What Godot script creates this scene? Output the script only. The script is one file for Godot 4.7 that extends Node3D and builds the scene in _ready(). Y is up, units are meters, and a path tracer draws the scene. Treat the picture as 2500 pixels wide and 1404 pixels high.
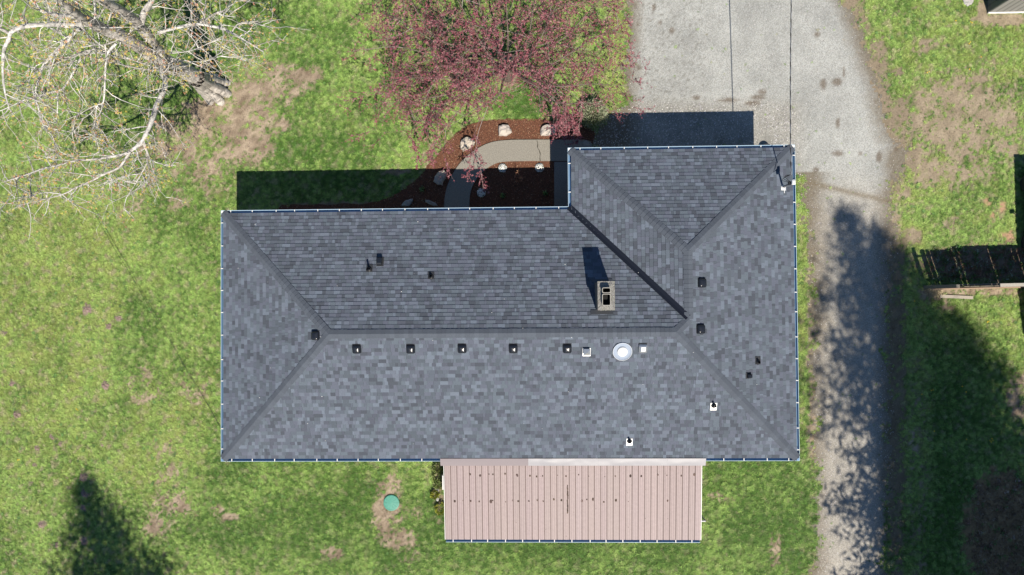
extends Node3D
# A hip-roofed house seen from a drone. World axes follow the house: x east, z south, y up, metres, origin at the north-west gutter corner.

const EYE := Vector3(11.6896, 27.9384, 3.445)
const EAVE := 2.754
const HW := 21.5          # house width over the gutters
const HD := 9.45          # depth of the main body
const WX := 13.113        # west edge of the garage wing
const WN := 2.197         # how far the wing reaches north
const RIDGE_A := Vector3(4.6, 4.402, 4.62)
const RIDGE_B := Vector3(16.7, 4.402, 4.62)
const RIDGE_C := Vector3(17.184, 4.236, 1.795)
const RIDGE_D := Vector3(17.184, 4.236, 4.155)
const SUN := Vector3(-0.2186, -1.0, -0.7396)

var row0: Vector3
var row1: Vector3
var row2: Vector3
var used := {}
var rng := RandomNumberGenerator.new()
var nz := FastNoiseLite.new()
var nz2 := FastNoiseLite.new()
var nz3 := FastNoiseLite.new()
var nz4 := FastNoiseLite.new()
var mats := {}
var drive_poly := PackedVector2Array()
var mulch_poly := PackedVector2Array()
var path_poly := PackedVector2Array()


class Mb:
	var v := PackedVector3Array()
	var n := PackedVector3Array()
	var c := PackedColorArray()
	var jit := 0.0
	var jr := RandomNumberGenerator.new()
	func tri(a: Vector3, b: Vector3, d: Vector3, col := Color.WHITE) -> void:   # counter-clockwise from outside
		var q := (b - a).cross(d - a).normalized()
		v.append(a); v.append(d); v.append(b)
		n.append(q); n.append(q); n.append(q)
		c.append(col); c.append(col); c.append(col)
	func trin(a: Vector3, b: Vector3, d: Vector3, na: Vector3, nb: Vector3, nd: Vector3, col := Color.WHITE) -> void:
		v.append(a); v.append(d); v.append(b)
		n.append(na); n.append(nd); n.append(nb)
		c.append(col); c.append(col); c.append(col)
	func quad(a: Vector3, b: Vector3, d: Vector3, e: Vector3, col := Color.WHITE) -> void:
		tri(a, b, d, col); tri(a, d, e, col)
	func quad4(a: Vector3, b: Vector3, d: Vector3, e: Vector3, ca: Color, cb: Color, cd: Color, ce: Color) -> void:
		var q := (b - a).cross(d - a).normalized()
		v.append_array([a, d, b, a, e, d]); n.append_array([q, q, q, q, q, q]); c.append_array([ca, cd, cb, ca, ce, cd])
	func box(t: Transform3D, s: Vector3, col := Color.WHITE) -> void:
		var p := []
		for k in 8:
			p.append(t * Vector3(s.x * (0.5 if k & 1 else -0.5), s.y * (0.5 if k & 2 else -0.5), s.z * (0.5 if k & 4 else -0.5)))
		quad(p[4], p[5], p[7], p[6], col); quad(p[1], p[0], p[2], p[3], col)
		quad(p[5], p[1], p[3], p[7], col); quad(p[0], p[4], p[6], p[2], col)
		quad(p[6], p[7], p[3], p[2], col); quad(p[0], p[1], p[5], p[4], col)
	func bevel_box(t: Transform3D, s: Vector3, b: float, col := Color.WHITE) -> void:
		var h := s * 0.5
		var ring := []
		for lv in [[-h.y, 0.0], [h.y - b, 0.0], [h.y, b]]:
			var i: float = lv[1]
			ring.append([t * Vector3(-h.x + i, lv[0], -h.z + i), t * Vector3(-h.x + i, lv[0], h.z - i), t * Vector3(h.x - i, lv[0], h.z - i), t * Vector3(h.x - i, lv[0], -h.z + i)])
		for l in 2:
			for k in 4:
				quad(ring[l][k], ring[l][(k + 1) % 4], ring[l + 1][(k + 1) % 4], ring[l + 1][k], col)
		quad(ring[2][0], ring[2][1], ring[2][2], ring[2][3], col)
		quad(ring[0][3], ring[0][2], ring[0][1], ring[0][0], col)
	func tube(p: PackedVector3Array, r: PackedFloat32Array, sides: int, col := Color.WHITE, cap := true) -> void:
		var m := p.size()
		var prev := PackedVector3Array()
		var pn := PackedVector3Array()
		var up := Vector3(0.31, 0.2, 0.93)
		for i in m:
			var d := (p[mini(i + 1, m - 1)] - p[maxi(i - 1, 0)]).normalized()
			var x := d.cross(up)
			if x.length() < 0.05:
				x = d.cross(Vector3.RIGHT)
			x = x.normalized()
			var y := d.cross(x)
			var cur := PackedVector3Array()
			var cn := PackedVector3Array()
			for k in sides:
				var a := TAU * k / sides
				var q := x * cos(a) + y * sin(a)
				cn.append(q); cur.append(p[i] + q * r[i])
			if i > 0:
				for k in sides:
					var k2 := (k + 1) % sides
					var fc := col * (1.0 + jr.randf_range(-jit, jit)) if jit > 0.0 else col
					trin(prev[k], prev[k2], cur[k2], pn[k], pn[k2], cn[k2], fc)
					trin(prev[k], cur[k2], cur[k], pn[k], cn[k2], cn[k], fc)
			prev = cur; pn = cn
			if cap and i == m - 1:
				for k in range(1, sides - 1):
					tri(cur[0], cur[k], cur[k + 1], col)
	func lathe(t: Transform3D, prof: Array, seg: int, col := Color.WHITE) -> void:   # prof: [radius, y], bottom to top on the outside
		for i in prof.size() - 1:
			var r0: float = prof[i][0]
			var y0: float = prof[i][1]
			var r1: float = prof[i + 1][0]
			var y1: float = prof[i + 1][1]
			var nn := Vector2(y1 - y0, r0 - r1).normalized()
			for k in seg:
				var a := TAU * k / seg
				var b := TAU * (k + 1) / seg
				var ca := Vector3(cos(a), 0, -sin(a))
				var cb := Vector3(cos(b), 0, -sin(b))
				var na := (t.basis * (ca * nn.x + Vector3.UP * nn.y)).normalized()
				var nb := (t.basis * (cb * nn.x + Vector3.UP * nn.y)).normalized()
				var p0 := t * (ca * r0 + Vector3.UP * y0)
				var p1 := t * (cb * r0 + Vector3.UP * y0)
				var p2 := t * (cb * r1 + Vector3.UP * y1)
				var p3 := t * (ca * r1 + Vector3.UP * y1)
				if r0 > 0.0:
					trin(p0, p1, p2, na, nb, nb, col)
				if r1 > 0.0:
					trin(p0, p2, p3, na, nb, na, col)
	func prism(poly: PackedVector2Array, y0: float, y1: float, col := Color.WHITE) -> void:   # a flat-topped slab over a ground outline (x, z)
		var ids := Geometry2D.triangulate_polygon(poly)
		for i in range(0, ids.size(), 3):
			var a := poly[ids[i]]
			var b := poly[ids[i + 1]]
			var d := poly[ids[i + 2]]
			if (b - a).cross(d - a) > 0.0:
				var s := b; b = d; d = s
			tri(Vector3(a.x, y1, a.y), Vector3(b.x, y1, b.y), Vector3(d.x, y1, d.y), col)
		var cw := 1.0 if Geometry2D.is_polygon_clockwise(poly) else -1.0
		for i in poly.size():
			var a := poly[i]
			var b := poly[(i + 1) % poly.size()]
			if cw > 0.0:
				quad(Vector3(a.x, y0, a.y), Vector3(b.x, y0, b.y), Vector3(b.x, y1, b.y), Vector3(a.x, y1, a.y), col)
			else:
				quad(Vector3(b.x, y0, b.y), Vector3(a.x, y0, a.y), Vector3(a.x, y1, a.y), Vector3(b.x, y1, b.y), col)
	func mesh() -> ArrayMesh:
		var arr := []
		arr.resize(Mesh.ARRAY_MAX)
		arr[Mesh.ARRAY_VERTEX] = v
		arr[Mesh.ARRAY_NORMAL] = n
		arr[Mesh.ARRAY_COLOR] = c
		var m := ArrayMesh.new()
		m.add_surface_from_arrays(Mesh.PRIMITIVE_TRIANGLES, arr)
		return m


class Scatter:
	var buf := PackedFloat32Array()
	var count := 0
	func put(t: Transform3D, col: Color) -> void:
		var b := t.basis
		buf.append_array([b.x.x, b.y.x, b.z.x, t.origin.x, b.x.y, b.y.y, b.z.y, t.origin.y, b.x.z, b.y.z, b.z.z, t.origin.z, col.r, col.g, col.b, 1.0])
		count += 1


# ---------- naming and parenting ----------
func numbered(parent: Node, called: String) -> String:
	var key := "%d/%s" % [parent.get_instance_id(), called]
	var k: int = used.get(key, -1) + 1
	used[key] = k
	return called if k == 0 else "%s_%03d" % [called, k]

func tag(o: Node, label: String, category: String, group := "") -> Node:
	o.set_meta("label", label)
	o.set_meta("category", category)
	if group != "":
		o.set_meta("group", group)
	return o

func thing(called: String, label: String, category: String, at := Vector3.ZERO, turn := 0.0, group := "") -> Node3D:
	var o := Node3D.new()
	o.name = numbered(self, called)
	add_child(o, true)
	o.position = at
	o.rotation.y = turn
	tag(o, label, category, group)
	return o

func obj(called: String, m: Mesh, mat: Material, parent: Node = self) -> MeshInstance3D:
	var o := MeshInstance3D.new()
	o.name = numbered(parent, called)
	o.mesh = m
	o.material_override = mat
	parent.add_child(o, true)
	return o

func struct(called: String, m: Mesh, mat: Material) -> MeshInstance3D:
	var o := obj(called, m, mat)
	o.set_meta("kind", "structure")
	return o

func many(called: String, m: Mesh, mat: Material, s: Scatter, parent: Node = self) -> MultiMeshInstance3D:
	var mm := MultiMesh.new()
	mm.transform_format = MultiMesh.TRANSFORM_3D
	mm.use_colors = true
	mm.mesh = m
	mm.instance_count = s.count
	mm.buffer = s.buf
	var o := MultiMeshInstance3D.new()
	o.name = numbered(parent, called)
	o.multimesh = mm
	o.material_override = mat
	parent.add_child(o, true)
	o.set_meta("kind", "stuff")
	return o

# ---------- survey: photograph pixel (2500 x 1404) at a height above the ground -> place in the garden ----------
func spot(px: float, py: float, h := 0.0) -> Vector3:
	var d := row0 * ((px - 1250.0) / 1650.0) + row1 * ((py - 702.0) / 1650.0) + row2
	return EYE + d * ((EYE.y - h) / -d.y)

func flat(px: float, py: float) -> Vector2:
	var p := spot(px, py)
	return Vector2(p.x, p.z)

func pix(x: float, z: float) -> Vector2:
	var d := Vector3(x, 0, z) - EYE
	var w := row2.dot(d)
	return Vector2(1250.0 + 1650.0 * row0.dot(d) / w, 702.0 + 1650.0 * row1.dot(d) / w)

func roof_h(x: float, z: float) -> float:
	var pe := 1.648 / (HW - 16.7)
	var main := minf(minf(z * 0.3566, (HD - z) * 0.3411), minf(x * 0.3582, (HW - x) * pe))
	var wing := minf(minf((z + WN) * 0.3712, (x - WX) * 0.364), (HW - x) * pe)
	return EAVE + (maxf(main, wing) if z < RIDGE_D.z else main)

func roof_n(x: float, z: float) -> Vector3:
	var e := 0.02
	return Vector3(roof_h(x - e, z) - roof_h(x + e, z), 2.0 * e, roof_h(x, z - e) - roof_h(x, z + e)).normalized()

func on_roof(px: float, py: float, lift := 0.0) -> Vector3:
	var h := 3.4
	var p := spot(px, py, h)
	for i in 8:
		h = roof_h(p.x, p.z) + lift
		p = spot(px, py, h)
	return p - Vector3.UP * lift

func frame_on(n: Vector3, p: Vector3, turn := 0.0) -> Transform3D:   # local y along n, local z as far south as the slope lets
	var x := Vector3.BACK.cross(n) * -1.0
	x = n.cross(Vector3.BACK).normalized()
	var z := x.cross(n).normalized()
	return Transform3D(Basis(x, n, z) * Basis(Vector3.UP, turn), p)

# ---------- materials ----------
func lin(r: float, g: float, b: float) -> Color:
	return Color(r, g, b).linear_to_srgb()

func plain(key: String, r: float, g: float, b: float, rough := 0.8, metal := 0.0) -> StandardMaterial3D:
	if not mats.has(key):
		var m := StandardMaterial3D.new()
		m.resource_name = key
		m.albedo_color = lin(r, g, b)
		m.roughness = rough
		m.metallic = metal
		mats[key] = m
	return mats[key]

func tinted(key: String, tex: Texture2D, metres: float, rough := 0.9, r := 1.0, g := 1.0, b := 1.0) -> StandardMaterial3D:   # vertex colour times a tileable grain
	var m := StandardMaterial3D.new()
	m.resource_name = key
	m.albedo_color = lin(r, g, b)
	m.vertex_color_use_as_albedo = true
	m.roughness = rough
	if tex:
		m.albedo_texture = tex
		m.uv1_triplanar = true
		m.uv1_world_triplanar = true
		m.uv1_scale = Vector3.ONE / metres
	mats[key] = m
	return m

func grain(size: int, freq: float, sd: int, low: float, high: float, cell := false, warm := 0.0, fine := 0.0) -> ImageTexture:
	var f := FastNoiseLite.new()
	f.seed = sd
	f.frequency = freq
	if cell:
		f.noise_type = FastNoiseLite.TYPE_CELLULAR
		f.cellular_return_type = FastNoiseLite.RETURN_CELL_VALUE
		f.cellular_jitter = 1.0
		f.fractal_type = FastNoiseLite.FRACTAL_NONE
	else:
		f.noise_type = FastNoiseLite.TYPE_SIMPLEX_SMOOTH
		f.fractal_octaves = 5
		f.fractal_gain = 0.65
	var a := f.get_seamless_image(size, size).get_data()
	var out := PackedByteArray()
	out.resize(size * size * 3)
	var r := RandomNumberGenerator.new()
	r.seed = sd
	for i in size * size:
		var t := a[i] / 255.0
		var l := lerpf(low, high, t) * (1.0 + fine * (r.randf() - 0.5))
		var w := warm * (0.5 - absf(fmod(t * 7.3, 1.0) - 0.5)) * 2.0
		var col := Color(clampf(l, 0, 1), clampf(l * (1.0 - w * 0.4), 0, 1), clampf(l * (1.0 - w), 0, 1)).linear_to_srgb()
		out[i * 3] = col.r8
		out[i * 3 + 1] = col.g8
		out[i * 3 + 2] = col.b8
	return ImageTexture.create_from_image(Image.create_from_data(size, size, false, Image.FORMAT_RGB8, out))

func near(base: Color, amount: float) -> Color:
	var k := 1.0 + rng.randf_range(-amount, amount)
	return Color(base.r * k, base.g * k * (1.0 + rng.randf_range(-amount, amount) * 0.2), base.b * k * (1.0 + rng.randf_range(-amount, amount) * 0.3))


func _ready() -> void:
	# camera
	var tx := -0.0279
	var ty := -0.0173
	var yaw := -0.0077
	var a := Vector3(cos(yaw), -sin(yaw), 0)
	var b := Vector3(sin(yaw), cos(yaw), 0)
	var dn := Vector3(0, 0, 1)
	var q0 := a * cos(tx) - dn * sin(tx)
	var mid := a * sin(tx) + dn * cos(tx)
	var q1 := b * cos(ty) - mid * sin(ty)
	var q2 := b * sin(ty) + mid * cos(ty)
	row0 = Vector3(q0.x, -q0.z, q0.y)
	row1 = Vector3(q1.x, -q1.z, q1.y)
	row2 = Vector3(q2.x, -q2.z, q2.y)
	var cam := Camera3D.new()
	cam.name = "camera"
	cam.fov = rad_to_deg(2.0 * atan(702.0 / 1650.0))
	cam.near = 0.1
	cam.far = 1500.0
	add_child(cam)
	cam.transform = Transform3D(Basis(row0, -row1, -row2), EYE)
	cam.current = true
	# sky, sun, exposure
	var env := Environment.new()
	env.background_mode = Environment.BG_SKY
	var sm := ProceduralSkyMaterial.new()
	sm.sky_top_color = Color(0.36, 0.49, 0.67)
	sm.sky_horizon_color = Color(0.66, 0.74, 0.82)
	sm.sky_curve = 0.12
	sm.ground_bottom_color = Color(0.25, 0.28, 0.18)
	sm.ground_horizon_color = Color(0.5, 0.58, 0.6)
	sm.energy_multiplier = 1.0
	env.sky = Sky.new()
	env.sky.sky_material = sm
	env.background_energy_multiplier = 0.62
	env.tonemap_mode = Environment.TONE_MAPPER_LINEAR
	env.tonemap_exposure = 1.5
	env.sdfgi_enabled = true
	env.ssao_enabled = true
	env.ssil_enabled = true
	var we := WorldEnvironment.new()
	we.name = "environment"
	we.environment = env
	add_child(we)
	var sun := DirectionalLight3D.new()
	sun.name = "sun"
	sun.light_energy = 1.6
	sun.light_color = Color(1.0, 0.965, 0.91)
	sun.light_angular_distance = 0.45
	sun.shadow_enabled = true
	add_child(sun)
	sun.basis = Basis.looking_at(SUN.normalized(), Vector3.UP)

	rng.seed = 4711
	nz.seed = 3; nz.frequency = 0.016; nz.fractal_octaves = 3
	nz2.seed = 8; nz2.frequency = 0.07; nz2.fractal_octaves = 3
	nz3.seed = 21; nz3.frequency = 0.0045; nz3.fractal_octaves = 2
	nz4.seed = 33; nz4.frequency = 0.13; nz4.fractal_octaves = 2
	outlines()
	make_ground()
	make_drive()
	make_garden_ground()
	make_house()
	make_patio_cover()
	make_roof_fittings()
	make_fences()
	make_shed()
	make_garden()
	make_small_things()
	make_bare_tree()
	make_red_tree()
	make_firs()
	make_truck()


# ---------- the ground ----------
func outlines() -> void:
	for s in ["1525,-80 1528,40 1532,110 1528,170 1522,205 1534,240 1512,262 1478,285 1452,315 1436,350 1436,420 1900,420 1949,430",
			"1956,470 1963,520 1972,600 1978,720 1982,850 1984,960 1986,1080 1992,1180 1996,1300 1992,1490 2160,1490 2160,1330 2164,1240 2178,1120 2172,1000 2166,880 2168,740 2176,660 2192,590 2190,530 2172,485 2184,440 2206,400 2226,368 2192,345 2166,305 2150,240 2140,190 2126,140 2104,90 2078,40 2058,0 2030,-80"]:
		for q in s.split(" "):
			var w: PackedStringArray = q.split(",")
			drive_poly.append(Vector2(float(w[0]), float(w[1])))
	mulch_poly = smooth("680,508 740,500 820,498 900,496 945,484 985,462 1020,434 1052,400 1080,362 1108,332 1140,309 1180,296 1240,291 1320,292 1385,296 1430,306 1452,326 1448,350 1436,372 1436,560 680,560", 4)
	path_poly = smooth("1084,560 1085,505 1087,478 1095,448 1110,418 1134,388 1164,365 1198,349 1240,343 1300,342 1380,342 1430,343 1444,352 1446,372 1440,394 1400,394 1340,394 1280,394 1226,396 1200,405 1178,421 1160,444 1149,470 1146,505 1146,560", 4)

func smooth(s: String, steps: int) -> PackedVector2Array:
	var p := PackedVector2Array()
	for q in s.split(" "):
		var w: PackedStringArray = q.split(",")
		p.append(Vector2(float(w[0]), float(w[1])))
	var out := PackedVector2Array()
	var m := p.size()
	for i in m:
		for k in steps:
			out.append(p[i].cubic_interpolate(p[(i + 1) % m], p[(i - 1 + m) % m], p[(i + 2) % m], float(k) / steps))
	return out

# worn patches: x, y, half-width, half-height (photograph pixels), strength
const WORN := [
	[605, 245, 100, 60, .86], [690, 195, 74, 40, .86], [560, 305, 95, 52, .88], [600, 350, 65, 50, .95], [500, 280, 70, 36, .92], [650, 300, 55, 36, .92], [440, 312, 60, 28, .8], [405, 358, 70, 28, .74],
	[480, 395, 60, 34, .7], [752, 180, 34, 22, .9], [560, 215, 40, 24, .9], [545, 400, 50, 34, .74], [640, 180, 60, 30, .7], [430, 440, 60, 30, .55], [520, 450, 40, 30, .5], [420, 1240, 56, 50, .62], [385, 1285, 34, 30, .7], [350, 940, 46, 46, .5], [470, 950, 34, 44, .5],
	[400, 1090, 44, 32, .48], [410, 1180, 32, 56, .5], [430, 490, 40, 24, .45], [320, 500, 40, 20, .42], [955, 1190, 30, 30, 1.0], [945, 1262, 36, 52, 1.0], [962, 1312, 40, 26, .9], [810, 1350, 26, 16, .9],
	[992, 1335, 34, 44, .55], [560, 1262, 22, 10, .9], [530, 1246, 16, 14, .9], [1008, 1255, 26, 20, .5], [1070, 1200, 13, 66, 1.0], [1890, 1340, 15, 42, .7], [1755, 1212, 26, 12, .6], [1060, 390, 26, 40, .6],
	[985, 420, 60, 9, .6], [1240, 178, 24, 44, 1.0], [2140, 225, 34, 130, .95], [2098, 90, 22, 60, .8], [2262, 300, 120, 75, .88], [2350, 270, 130, 95, .8], [2300, 400, 130, 60, .74], [2225, 352, 56, 40, .75],
	[2275, 106, 34, 14, .85], [2245, 122, 22, 10, .75], [2190, 175, 16, 10, .7], [2082, 40, 26, 90, .95], [2176, 330, 34, 60, .9], [2200, 430, 26, 60, .8], [2415, 172, 40, 34, .42], [2190, 610, 24, 70, .7], [2226, 577, 24, 18, .9], [2440, 310, 80, 90, .62], [2200, 450, 40, 60, .5],
	[2410, 492, 9, 9, .85], [2448, 505, 9, 13, .85], [2462, 575, 18, 14, .85], [2424, 530, 8, 14, .8], [2330, 545, 24, 16, .7], [2450, 48, 66, 14, 1.2], [2400, 26, 12, 28, 1.1], [2370, 712, 120, 10, 1.0],
	[2280, 722, 34, 18, .8], [2310, 750, 20, 12, .8], [2492, 960, 30, 54, .9], [2445, 1295, 84, 134, 1.3], [2420, 645, 170, 40, 1.2], [2188, 980, 24, 460, .92], [2240, 1150, 30, 300, .4], [1979, 800, 8, 300, .8], [1985, 1020, 11, 120, .9],
	[2010, 1404, 30, 60, .6], [1000, 500, 320, 8, 1.0], [1345, 440, 120, 60, 1.0],
]
const LUSH := [[800, 300, 190, 170, .55], [700, 60, 160, 90, .5], [1250, 1290, 800, 110, .9], [1850, 1250, 130, 190, .9], [760, 1180, 240, 110, .6], [640, 1180, 160, 90, .5], [440, 680, 90, 220, .28], [330, 850, 50, 200, .3], [470, 150, 110, 120, .6], [330, 260, 80, 80, .5], [2330, 900, 130, 220, .6], [2300, 1250, 120, 200, .7], [820, 330, 160, 60, .3], [1270, 250, 90, 34, .9], [2330, 640, 60, 40, .6]]
const GOLD := [[1500, 150, 30, 160, .7], [140, 640, 220, 200, .6], [90, 800, 180, 300, .6], [2350, 120, 160, 110, .3], [2390, 800, 90, 90, .5], [2225, 1000, 50, 420, .9], [880, 240, 90, 90, .4], [380, 1060, 120, 150, .5], [1958, 700, 10, 260, .5], [2240, 420, 90, 70, .6], [960, 60, 60, 120, .3]]

func blob(list: Array, x: float, y: float) -> float:
	var s := 0.0
	for e in list:
		var dx: float = (x - e[0]) / e[2]
		if absf(dx) > 1.5:
			continue
		var dy: float = (y - e[1]) / e[3]
		var q := dx * dx + dy * dy
		if q < 2.2:
			s = maxf(s, e[4] * (1.0 - smoothstep(0.15, 2.2, q)))
	return s

func wear(p: Vector2) -> float:   # 0 full turf ... 1 bare earth
	var w := blob(WORN, p.x, p.y)
	var k := nz.get_noise_2d(p.x, p.y) * 0.45 + nz2.get_noise_2d(p.x, p.y) * 0.5 + nz4.get_noise_2d(p.x, p.y) * 0.45
	return clampf(smoothstep(0.30, 0.66, w * 0.92 + k * (0.30 + 0.95 * minf(w * 2.0, 1.0))), 0, 1)

func turf_color(p: Vector2) -> Color:
	var k := nz.get_noise_2d(p.x + 900, p.y) * 0.34 + nz3.get_noise_2d(p.x, p.y + 300) * 0.45 + nz2.get_noise_2d(p.x * 0.8, p.y * 0.8 + 70) * 0.75 + nz4.get_noise_2d(p.x, p.y + 11) * 0.75
	var l := blob(LUSH, p.x, p.y)
	var g := blob(GOLD, p.x, p.y)
	var t := clampf(0.53 + k - l * 0.5 + g * 0.2, 0, 1)
	var col := Color(0.060, 0.150, 0.014).lerp(Color(0.30, 0.45, 0.105), t)
	col = col.lerp(Color(0.41, 0.45, 0.115), clampf(g * 0.45 + nz.get_noise_2d(p.x, p.y - 500) * 0.4 - l * 0.4, 0, 0.8))
	var s := nz2.get_noise_2d(p.x * 0.7 + 77, p.y * 0.7) * 0.8 + nz.get_noise_2d(p.x * 1.7 - 900, p.y * 1.7) * 0.45
	return col.lerp(Color(0.40, 0.35, 0.215), clampf((s - 0.17) * 2.6, 0, 0.7) * (1.0 - l * 0.75))

func earth_color(p: Vector2) -> Color:
	var k := 0.5 + nz.get_noise_2d(p.x * 1.3, p.y + 40) * 0.7 + nz2.get_noise_2d(p.x + 300, p.y) * 0.5
	var col := Color(0.15, 0.112, 0.078).lerp(Color(0.36, 0.295, 0.222), clampf(k + nz4.get_noise_2d(p.x, p.y) * 0.5, 0, 1))
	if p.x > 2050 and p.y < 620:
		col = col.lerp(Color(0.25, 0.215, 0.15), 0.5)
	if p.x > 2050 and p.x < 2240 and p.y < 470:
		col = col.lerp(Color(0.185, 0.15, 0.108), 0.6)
	if p.x > 2395 and p.y > 480 and p.y < 600:
		col = Color(0.36, 0.23, 0.15)
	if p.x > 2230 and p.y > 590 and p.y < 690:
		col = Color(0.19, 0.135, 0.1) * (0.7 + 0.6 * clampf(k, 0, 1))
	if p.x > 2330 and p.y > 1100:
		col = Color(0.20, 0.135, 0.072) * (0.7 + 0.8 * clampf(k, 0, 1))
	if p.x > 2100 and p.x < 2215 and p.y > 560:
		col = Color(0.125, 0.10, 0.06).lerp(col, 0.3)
	return col

func make_ground() -> void:
	var tex := grain(512, 0.05, 11, 0.55, 1.0, false, 0.12, 0.5)
	var mat := tinted("lawn_soil", tex, 2.2, 1.0)
	var st := Mb.new()
	var x0 := -17.8
	var z0 := -16.8
	var nx := 402
	var nzz := 275
	var step := 0.14
	var cols := PackedColorArray()
	for j in nzz + 1:
		for i in nx + 1:
			var p := pix(x0 + i * step, z0 + j * step)
			var w := wear(p)
			var turf := turf_color(p)
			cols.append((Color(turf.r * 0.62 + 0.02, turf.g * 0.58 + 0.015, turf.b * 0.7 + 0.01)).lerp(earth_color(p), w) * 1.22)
	for j in nzz:
		for i in nx:
			var k := j * (nx + 1) + i
			var xa := x0 + i * step
			var za := z0 + j * step
			st.quad4(Vector3(xa, 0, za + step), Vector3(xa + step, 0, za + step), Vector3(xa + step, 0, za), Vector3(xa, 0, za), cols[k + nx + 1], cols[k + nx + 2], cols[k + 1], cols[k])
	var x1 := x0 + nx * step
	var z1 := z0 + nzz * step
	var far := Color(0.17, 0.2, 0.055)
	for r in [[-500.0, -500.0, 500.0, z0], [-500.0, z1, 500.0, 500.0], [-500.0, z0, x0, z1], [x1, z0, 500.0, z1]]:
		st.quad(Vector3(r[0], 0, r[3]), Vector3(r[2], 0, r[3]), Vector3(r[2], 0, r[1]), Vector3(r[0], 0, r[1]), far)
	struct("ground", st.mesh(), mat)
	# turf
	var blade := Mb.new()
	var r := RandomNumberGenerator.new()
	r.seed = 5
	for k in 9:
		var ang := TAU * k / 9.0 + r.randf_range(-0.4, 0.4)
		var d := Vector3(cos(ang), 0, sin(ang))
		var s := Vector3(-d.z, 0, d.x) * r.randf_range(0.0045, 0.0065)
		var o := d * r.randf_range(0.0, 0.02) + Vector3(r.randf_range(-0.02, 0.02), 0, r.randf_range(-0.02, 0.02))
		var h := r.randf_range(0.03, 0.065)
		var m := o + d * 0.018 + Vector3.UP * h * 0.7
		var e := o + d * r.randf_range(0.045, 0.08) + Vector3.UP * h
		var nn := (Vector3.UP * 0.8 - d * 0.25).normalized()
		var c0 := Color.WHITE * r.randf_range(0.75, 1.2)
		blade.trin(o - s, o + s, m + s, nn, nn, nn, c0)
		blade.trin(o - s, m + s, m - s, nn, nn, nn, c0)
		blade.trin(m - s, m + s, e, nn, nn, nn, c0)
	var gm := tinted("grass_blade", null, 1.0, 0.75)
	gm.backlight = Color(0.3, 0.34, 0.1)
	var sc := Scatter.new()
	rng.seed = 99
	for i in 700000:
		var x := rng.randf_range(-12.4, 33.2)
		var z := rng.randf_range(-11.2, 16.4)
		if i >= 520000:     # thinner cover on the land around
			x = rng.randf_range(-17.5, 38.0)
			z = rng.randf_range(-16.5, 21.0)
			if x > -12.4 and x < 33.2 and z > -11.2 and z < 16.4:
				continue
		var p := pix(x, z)
		if x > 0.5 and x < HW - 0.5 and z > 0.6 and z < HD - 0.6:
			continue
		if p.x > 1400 and p.x < 2250 and Geometry2D.is_point_in_polygon(p + Vector2(nz.get_noise_2d(p.x, p.y) * 26 + rng.randfn() * 7.0, nz2.get_noise_2d(p.x, p.y) * 12 + rng.randfn() * 5.0), drive_poly) and rng.randf() > 0.002:
			continue
		if p.x > 660 and p.x < 1470 and p.y > 280 and p.y < 570 and Geometry2D.is_point_in_polygon(p, mulch_poly):
			continue
		var w := wear(p)
		var col := near(turf_color(p), 0.3)
		var dry := 1.0
		if rng.randf() < w * 1.08 - 0.04:
			if rng.randf() < 0.5:
				continue
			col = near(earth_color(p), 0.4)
			dry = 0.6
		elif w > 0.2 or rng.randf() < 0.06:
			col = col.lerp(Color(0.3, 0.25, 0.15), rng.randf_range(0.1, 0.8))
		var s := dry * rng.randf_range(0.5, 1.0) * (1.0 - w * 0.35) * (1.0 + 0.5 * nz2.get_noise_2d(p.x * 0.8, p.y * 0.8 + 70)) * (1.0 + 0.25 * blob(LUSH, p.x, p.y))
		sc.put(Transform3D(Basis(Vector3.UP, rng.randf() * TAU).rotated(Vector3.RIGHT, rng.randf_range(-0.3, 0.3)).scaled(Vector3(s, s, s)), Vector3(x, 0, z)), col)
	var g := many("grass", blade.mesh(), gm, sc)
	tag(g, "green and yellowing spring lawn grass all round the house", "grass")
	# broad-leaved weeds and dandelions in the turf
	var wd := Mb.new()
	for k in 6:
		var ang := TAU * k / 6.0
		var d := Vector3(cos(ang), 0, sin(ang))
		var s := Vector3(-d.z, 0, d.x) * 0.016
		wd.quad(Vector3(0, 0.012, 0), d * 0.04 - s + Vector3.UP * 0.03, d * 0.085 + Vector3.UP * 0.02, d * 0.04 + s + Vector3.UP * 0.03)
	var ws := Scatter.new()
	for i in 5200:
		var x := rng.randf_range(-11.5, 33)
		var z := rng.randf_range(-10.5, 16)
		var p := pix(x, z)
		if (x > 0 and x < HW and z > 0 and z < HD) or Geometry2D.is_point_in_polygon(p, drive_poly) or Geometry2D.is_point_in_polygon(p, mulch_poly) or wear(p) > 0.6:
			continue
		var s := rng.randf_range(0.5, 1.2)
		ws.put(Transform3D(Basis(Vector3.UP, rng.randf() * TAU).scaled(Vector3(s, s, s)), Vector3(x, 0.015, z)), near(Color(0.1, 0.19, 0.05), 0.4))
	tag(many("lawn_weeds", wd.mesh(), gm, ws), "small broad-leaved weeds scattered through the lawn", "weeds")
	var fl := Mb.new()
	fl.lathe(Transform3D.IDENTITY, [[0.014, 0.0], [0.024, 0.012], [0.016, 0.02], [0.0, 0.021]], 8)
	var fs := Scatter.new()
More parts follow.
